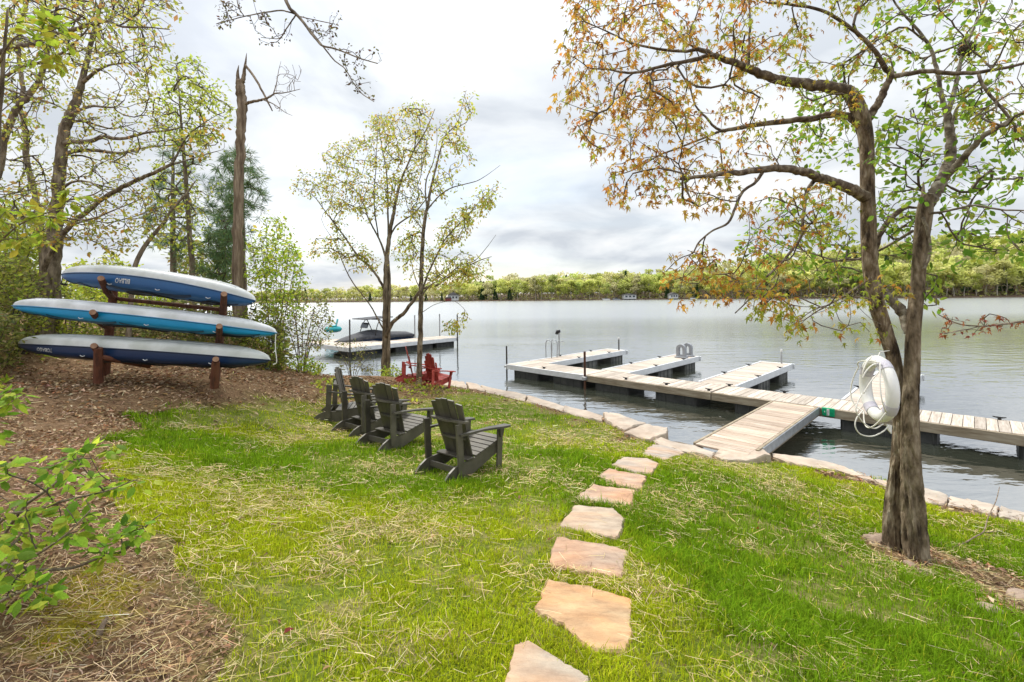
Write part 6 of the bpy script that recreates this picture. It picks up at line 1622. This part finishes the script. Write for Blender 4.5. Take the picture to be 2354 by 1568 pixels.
# ---- leafy shrub in the left foreground
fb = hit(-60, 1430)
fg_cols = [(.24,.40,.04),(.34,.50,.05),(.16,.30,.03),(.44,.52,.06)]
tree('leafy_shrub', 'fresh green large-leaved shrub leaning in at the lower left corner', 'shrub', fb,
 [dict(name='stem', pts=[(-70,1440,2.35)] + pl([(0,1303),(68,1309),(163,1306),(218,1286),(289,1263),(337,1208),(372,1180)], 2.3, 2.2), r=[.012,.010,.009,.008,.007,.006,.004,.002]),
  dict(name='stem', pts=[(-90,1400,2.35)] + pl([(0,1246),(54,1167),(112,1123),(163,1079),(204,1035),(245,1000)], 2.4, 2.5), r=[.012,.009,.008,.007,.006,.004,.002]),
  dict(name='stem', pts=[(-90,1380,2.3)] + pl([(0,1200),(80,1175),(150,1150),(240,1130),(320,1100)], 2.3, 2.4), r=[.011,.008,.007,.006,.004,.002]),
  dict(name='stem', pts=[(-80,1440,2.2)] + pl([(-10,1330),(60,1290),(150,1230),(210,1170)], 2.2, 2.1), r=[.010,.008,.006,.004,.002]),
  dict(name='stem', pts=[(-80,1450,2.1)] + pl([(-10,1390),(50,1360),(110,1340)], 2.0, 1.95), r=[.009,.007,.005,.003])],
 [([(-40,1060),(100,1080),(240,1000),(260,1040),(160,1130),(60,1230),(-40,1240)], 34, 2.1, 2.6), ([(150,1130),(330,1090),(340,1110),(200,1170)], 9, 2.2, 2.5), ([(0,1180),(160,1150),(240,1200),(120,1290),(0,1300)], 26, 2.1, 2.4),
  ([(200,1260),(330,1190),(380,1170),(350,1240),(240,1290)], 16, 2.15, 2.35), ([(40,1310),(120,1310),(150,1360),(80,1390),(40,1360)], 10, 1.9, 2.05), ([(-30,1240),(40,1230),(40,1400),(-30,1400)], 14, 1.9, 2.3)],
 dict(t='oval', n=4, n_side=1, p_side=.6, size=(.042, .08), droop=.25, pet=.03, fwd=.5, cols=fg_cols, spread=.015), 75, 'barkD', twig_r=.0016, maxr=.004, step=.05, individuals=290, back=3)
fb2 = hit(-20, 1010)
tree('leafy_sprout', 'small bright sprout of leaves at the left edge above the foreground shrub', 'plant', fb2,
 [dict(name='stem', pts=[(-60,1060,2.9)] + pl([(-20,960),(10,920),(35,895)], 2.9, 2.9), r=[.009,.007,.005,.002])], [([(-20,900),(30,880),(62,890),(40,930),(-10,960)], 12, 2.7, 3.0), ([(-30,980),(15,985),(10,1010),(-30,1020)], 6, 2.6, 2.9)],
 dict(t='oval', n=4, n_side=1, p_side=.5, size=(.05, .09), droop=.2, pet=.03, cols=fg_cols, spread=.012), 76, 'barkD', twig_r=.0016, maxr=.004, step=.05, individuals=40)
# big near leaves hanging in at the upper left (another twig of the leafy shrub's kind)
fb3 = np.array([-4.4, 3.9, 0.]); fb3[2] = float(land(fb3[0], fb3[1]))
tree('leafy_sapling', 'sapling at the left edge with broad light-green leaves in front of the oak trunk', 'sapling', fb3,
 [dict(name='trunk', world=1, pts=[(-4.4, 3.9, fb3[2] - .1), (-4.35, 3.9, 2.6), (-4.3, 3.9, 4.0), (-4.2, 3.9, 5.2)], r=[.03,.025,.02,.008]),
  dict(name='limb', pts=[(-5,560,3.9)] + pl([(40,520),(80,500),(130,480),(170,450)], 3.8, 3.7), r=[.010,.007,.006,.004,.003]),
  dict(name='limb', pts=[(-5,150,3.9)] + pl([(30,90),(80,70),(130,75),(170,90)], 3.8, 3.6), r=[.010,.007,.006,.004,.003])],
 [([(-20,470),(60,470),(130,500),(110,560),(-20,570)], 24, 3.5, 4.0), ([(160,420),(190,430),(180,480),(150,470)], 7, 3.6, 3.8), ([(20,30),(130,40),(175,80),(150,100),(60,80)], 22, 3.5, 4.0), ([(40,110),(160,120),(150,150),(60,140)], 9, 3.5, 3.9)],
 dict(t='oval', n=4, n_side=1, p_side=.4, size=(.05, .10), droop=.35, pet=.03, cols=[(.30,.42,.04),(.38,.46,.05),(.44,.42,.05)], spread=.015), 77, 'barkD', twig_r=.0018, maxr=.005, step=.07, individuals=90)
# ------------------------------------------------------------------ grass, straw, fallen leaves
gr = np.random.default_rng(99)
def inframe(x, y, z, m=160):
    px, py = proj(np.stack([x, y, z], -1)); return (px > -m) & (px < PW + m) & (py > 500) & (py < PH + m)
def sample(n, y0, y1, m=160):
    y = y0 + (y1 - y0) * gr.random(n)
    half = 1.1 * y + .35
    x = (gr.random(n) * 2 - 1) * half
    z = land(x, y)
    k = inframe(x, y, z, m); return x[k], y[k]
def clear_of_stones(x, y):
    k = np.ones(len(x), bool)
    for w_ in step_world + wall_world:
        c_ = np.mean(np.array(w_), 0); k &= ~inpoly(x, y, [tuple(c_ + (np.array(p) - c_) * (.955 if c_[1] < 3.6 else 1.05)) for p in w_])
    return k
tg = np.array([(-.5, 0, 0), (.5, 0, 0), (-.33, .12, .55), (.33, .12, .55), (0, .45, 1.0)])
tf = np.array([(0, 1, 3), (0, 3, 2), (2, 3, 4)])
GV, GF, GC, go = [], [], [], 0
for y0, y1, n, hgt, wd in [(1.2, 2.6, 115000, .046, .0048), (2.6, 4.2, 160000, .045, .0054), (4.2, 6.5, 150000, .048, .0072), (6.5, 13.2, 115000, .044, .0105)]:
    x, y = sample(int(n * 1.5), y0, y1)
    # denser and sparser patches
    dens = fbm(x * .9 + 40, y * .9 + 11, 4); fine = fbm(x * 4 + 7, y * 4 + 2, 3)
    keep = lawnmask(x, y) & (gr.random(len(x)) < np.clip((dens - .30) * 3.6 + (fine - .5) * 1.6, .16, 1))
    x, y, dens = x[keep], y[keep], dens[keep]
    k = clear_of_stones(x, y); x, y, dens = x[k], y[k], dens[k]
    n = len(x); z = ground(x, y)
    lush = np.clip((fbm(x * .55 + 3, y * .55 + 60, 3) - .40) * 4.0, 0, 1)      # darker lush patches
    # lushest at the right front and around the chairs
    px, py = proj(np.stack([x, y, z], -1))
    lush = np.clip(lush + np.clip((px - 1450) / 900, 0, .55) * np.clip((py - 1150) / 350, 0, 1) + .35 * np.exp(-((px - 980) / 260) ** 2 - ((py - 1060) / 90) ** 2), 0, 1)
    a = gr.random(n) * 2 * math.pi; lean = gr.uniform(.1, 1.0, n)
    H_ = hgt * gr.uniform(.45, 1.5, n) * (.75 + .5 * lush) * (.55 + .95 * fbm(x * 2.6 + 70, y * 2.6 + 33, 3)) * np.where(gr.random(n) < .03, 1.7, 1); Wd = wd * gr.uniform(.7, 1.3, n)
    V = np.empty((n, 5, 3))
    ca, sa = np.cos(a), np.sin(a)
    for j, (tx, ty, tz) in enumerate(tg):
        lx = tx * Wd; ly = ty * H_ * lean * 2.0
        V[:, j, 0] = x + lx * ca - ly * sa; V[:, j, 1] = y + lx * sa + ly * ca; V[:, j, 2] = z - .004 + tz * H_ * (1 - .25 * lean * (tz > .9))
    c1 = np.array([.42, .50, .016]); c2 = np.array([.20, .34, .014]); cy = np.array([.55, .54, .04])
    C = c1 * (1 - lush[:, None]) + c2 * lush[:, None]
    yl = gr.random(n) < .20 * (1 - lush) + .04; C = np.where(yl[:, None], cy, C) * gr.uniform(.5, 1.45, (n, 1))
    GV.append(V.reshape(-1, 3)); GF.append((tf[None] + (np.arange(n) * 5)[:, None, None]).reshape(-1, 3) + go); go += 5 * n
    GC.append(np.repeat(C, 5, 0))
link('lawn_grass', np_mesh('lawn_grass', np.vstack(GV), np.vstack(GF), np.vstack(GC)), M['blade'], kind='stuff', label='short bright green lawn growing in patches through scattered straw', cat='grass')
def strands(n, y0, y1, l, w_, where, cols, lift=.03, name=None):
    x, y = sample(n, y0, y1); k = where(x, y); x, y = x[k], y[k]
    n = len(x); z = ground(x, y)
    a = gr.random(n) * math.pi * 2
    Ls = l * gr.uniform(.35, 1.25, n) * .5; ws = w_ * gr.uniform(.6, 1.3, n)
    d = np.stack([np.cos(a), np.sin(a)], -1); s = np.stack([-d[:, 1], d[:, 0]], -1)
    bend = gr.normal(0, .10, n) * Ls
    zc = z + gr.uniform(.008, lift, n); tilt = gr.normal(0, .16, n)
    V = np.empty((n, 6, 3))
    for j, (t_, sd) in enumerate([(-1, -1), (-1, 1), (0, -1), (0, 1), (1, -1), (1, 1)]):
        q = np.stack([x, y], -1) + d * (t_ * Ls)[:, None] + s * (sd * ws * .5 + (bend if t_ == 0 else 0))[:, None]
        V[:, j, :2] = q
        zz = land(q[:, 0], q[:, 1]) + (zc - z)
        V[:, j, 2] = np.maximum(zz + tilt * t_ * Ls + sd * ws * .2, land(q[:, 0], q[:, 1]) + .006)
    f = np.array([(0, 2, 3, 1), (2, 4, 5, 3)])
    F = (f[None] + (np.arange(n) * 6)[:, None, None]).reshape(-1, 4)
    C = np.repeat(pick_cols(cols, n, gr, .22), 6, 0)
    return V.reshape(-1, 3), F, C
STR = [(.60, .46, .24), (.50, .37, .19), (.68, .55, .33), (.42, .30, .16), (.56, .46, .20)]
def straw_where(x, y):
    f = fbm(x * 1.3 + 80, y * 1.3 + 14, 4); g2 = fbm(x * 5 + 3, y * 5, 2)
    z = land(x, y); px, py = proj(np.stack([x, y, z], -1))
    left = np.clip((620 - px) / 300, 0, 1) * np.clip((py - 1150) / 150, 0, 1)
    p_ = np.clip((f - .40) * 3.0 + (g2 - .5) * .8, .08, 1) * np.where(lawnmask(x, y), 1, .12) + left * .55
    strip = inpoly(px, py, STRIP); p_ = np.where(strip, .5, p_)
    onstone = ~clear_of_stones(x, y); p_ = np.where(onstone, p_ * .10, p_)
    return (gr.random(len(x)) < p_) & inpoly(x, y, landpoly) & (distline(x, y, shore) > .25)
SV, SF, SC, so = [], [], [], 0
for y0, y1, n, l, w_ in [(1.2, 2.8, 15000, .11, .0019), (2.8, 4.6, 28000, .11, .0028), (4.6, 7.5, 40000, .11, .0043), (7.5, 13, 28000, .12, .007)]:
    v, f, c = strands(n, y0, y1, l, w_, straw_where, STR, .055)
    SV.append(v); SF.append(f + so); SC.append(c); so += len(v)
link('straw', np_mesh('straw', np.vstack(SV), np.vstack(SF), np.vstack(SC)), M['straw'], kind='stuff', label='pale dry straw strewn over the lawn', cat='straw')
# short bits of bark, stalk and needle on the bare soil
def bits_where(x, y):
    return ~lawnmask(x, y) & inpoly(x, y, landpoly) & (distline(x, y, shore) > .2) & (gr.random(len(x)) < np.clip((fbm(x * 3 + 5, y * 3 + 8, 3) - .3) * 3, .15, 1))
SV, SF, SC, so = [], [], [], 0
for y0, y1, n, l, w_ in [(1.2, 2.8, 26000, .045, .0040), (2.8, 5.5, 26000, .06, .0060), (5.5, 12, 30000, .08, .011)]:
    v, f, c = strands(n, y0, y1, l, w_, bits_where, [(.34, .24, .15), (.22, .14, .085), (.46, .35, .23), (.14, .085, .05), (.28, .16, .09)], .02)
    SV.append(v); SF.append(f + so); SC.append(c); so += len(v)
link('soil_debris', np_mesh('soil_debris', np.vstack(SV), np.vstack(SF), np.vstack(SC)), M['straw'], kind='stuff', label='brown bits of bark and stalk scattered over the bare soil', cat='debris')
# fallen leaves on the bare bank
lt = np.array([(0, 0, 0), (.26, .34, .20), (.17, .70, .10), (.02, 1.1, -.04), (-.22, .66, .16), (-.24, .30, .24)]); lf = np.array([(0, 1, 2), (0, 2, 3), (0, 3, 4), (0, 4, 5)])
LV, LF, LC, lo_ = [], [], [], 0
for y0, y1, n, s in [(1.4, 3.2, 7500, (.016, .04)), (3.2, 6, 34000, (.024, .052)), (6, 12.5, 60000, (.04, .08))]:
    x, y = sample(n, y0, y1, 260); z0 = land(x, y); px, py = proj(np.stack([x, y, z0], -1))
    d = distline(x, y, shore)
    lm_ = lawnmask(x, y); dn = fbm(x * 1.5 + 9, y * 1.5 + 50, 3)
    strip = inpoly(px, py, STRIP)
    bare = np.exp(-((px - 560) / 260) ** 2 - ((py - 900) / 22) ** 2)                # trodden soil in front of the rack
    p_ = np.where(lm_, .006, np.clip((dn - .35) * 3, .08, .9)) * (1 - .75 * bare)
    p_ = np.where(strip, .35, p_); p_ = np.where(inpoly(px, py, MOSS), .03, p_)
    k = (gr.random(len(x)) < p_) & inpoly(x, y, landpoly) & (d > .2) & clear_of_stones(x, y)
    x, y = x[k], y[k]; n = len(x); z = ground(x, y) + gr.uniform(.006, .03, n)
    a = gr.random(n) * 6.283; dirs = np.stack([np.cos(a), np.sin(a), gr.normal(0, .25, n)], -1)
    Rm = frames(dirs, gr, .45)
    v, f = scatter(np.stack([x, y, z], -1), Rm, gr.uniform(*s, n), (lt, lf))
    c = pick_cols([(.26, .16, .09), (.20, .12, .07), (.34, .21, .12), (.16, .09, .05)] if y0 < 2 else [(.30, .19, .11), (.40, .27, .16), (.22, .13, .075), (.52, .38, .25), (.34, .18, .085), (.56, .42, .27)], n, gr, .2)
    LV.append(v); LF.append(f + lo_); LC.append(np.repeat(c, 6, 0)); lo_ += len(v)
link('fallen_leaves', np_mesh('fallen_leaves', np.vstack(LV), np.vstack(LF), np.vstack(LC)), M['straw'], kind='stuff', label='brown fallen leaves covering the bare bank around the kayak rack', cat='leaf litter')
# moss tufts
x, y = sample(46000, 1.6, 3.2); z = land(x, y); px, py = proj(np.stack([x, y, z], -1))
k = inpoly(px + (fbm(x * 6, y * 6) - .5) * 130, py + (fbm(x * 6 + 9, y * 6) - .5) * 80, MOSS); x, y = x[k], y[k]; n = len(x); z = ground(x, y)
P = np.stack([x, y, z + .004], -1); dirs = gr.normal(size=(n, 3)); dirs[:, 2] = np.abs(dirs[:, 2]) + .6
v, f = scatter(P, frames(dirs, gr, .8), gr.uniform(.008, .018, n), template('small'))
link('moss', np_mesh('moss', v, f, np.repeat(pick_cols([(.38, .32, .025), (.28, .25, .02), (.48, .38, .04)], n, gr), 4, 0)), M['blade'], kind='stuff', label='golden-green moss cushions on the soil at lower left', cat='moss')
# seedlings and weeds along the bank
x, y = sample(2600, 4.5, 12.5); z = land(x, y); px, py = proj(np.stack([x, y, z], -1))
k = ~lawnmask(x, y) & inpoly(x, y, landpoly) & (gr.random(len(x)) < np.clip((fbm(x * .8 + 31, y * .8, 3) - .45) * 5, 0, 1)) & (distline(x, y, shore) > .2) & ~((px > 60) & (px < 720) & (py > 830)) & (px < 1060)
x, y = x[k], y[k]; n = len(x); z = ground(x, y)
P = np.repeat(np.stack([x, y, z], -1), 9, 0) + gr.normal(0, .05, (n * 9, 3)) * np.array([1, 1, .3]) + np.array([0, 0, .05])
dirs = gr.normal(size=(n * 9, 3)); dirs[:, 2] = np.abs(dirs[:, 2]) * .8 + .2
v, f = scatter(P, frames(dirs, gr, .8), gr.uniform(.05, .11, n * 9), template('small'))
link('seedlings', np_mesh('seedlings', v, f, np.repeat(pick_cols(LIME + OLIVE, n * 9, gr), 4, 0)), M['leaf'], kind='stuff', label='low seedlings and weeds dotted over the leafy bank near the water', cat='weeds')
# fallen sticks
def stick(label, pts, r, cat='stick', mat='barkS', name='fallen_stick'):
    Q = []
    for px, py, dz in pts:
        p = hit(px, py); p[2] += dz; Q.append(p)
    b = Q[0]; bm = bmesh.new(); sp = spline([q - b for q in Q], 5); tube(bm, sp, np.linspace(r, r * .45, len(sp)), 7)
    o = bm_obj(name, bm, M[mat], smooth=True, label=label, cat=cat); o.location = b; return o
stick('short peeled stick lying in straw at lower left', [(226,1478,.03),(236,1455,.035),(246,1440,.04)], .016)
stick('long thin stick beyond the moss at lower left', [(246,1440,.03),(285,1430,.02),(340,1417,.02)], .006)
stick('pale dead branch lying right of the front trunk', [(2190,1266,.03),(2215,1262,.05),(2240,1252,.07),(2262,1240,.08),(2272,1215,.12),(2290,1180,.14),(2298,1150,.16)], .008)
stick('side twig of dead wood on the grass at right', [(2268,1236,.05),(2300,1232,.05),(2345,1230,.04)], .005)
stick('weathered stick under the left end of the lowest kayak', [(285,838,.06),(330,828,.10),(372,822,.15)], .018)
stick('dark twig standing in the grass left of the trunk foot', [(1888,1215,.0),(1884,1195,.05),(1880,1180,.10)], .004, mat='twig')
stick('small dark driftwood piece under the front red chair', [(1008,892,.02),(1018,894,.03),(1030,892,.02)], .035, mat='twig')
for (px, py, lab, c) in [(1738,1226,'red-brown curled leaf lying on the lawn between path and trunk',(.30,.05,.02)),(1868,1222,'pale bleached leaf on the lawn left of the trunk',(.6,.5,.34)),(652,1477,'dark red leaf in the foreground grass left of the path',(.26,.06,.05)),(795,1228,'tan dead leaf clump on the lawn below the chairs',(.5,.36,.22))]:
    p = hit(px, py); Vq, Fq = scatter(np.array([[0, 0, .04]]), frames(np.array([[.7, .5, .2]]), gr, .4), [.045], (lt * np.array([1, 1, 1.6]), lf))
    o = link('dead_leaf', np_mesh('dead_leaf', Vq, Fq, np.tile(np.array(c), (len(Vq), 1))), M['straw'], label=lab, cat='leaf'); o.location = p
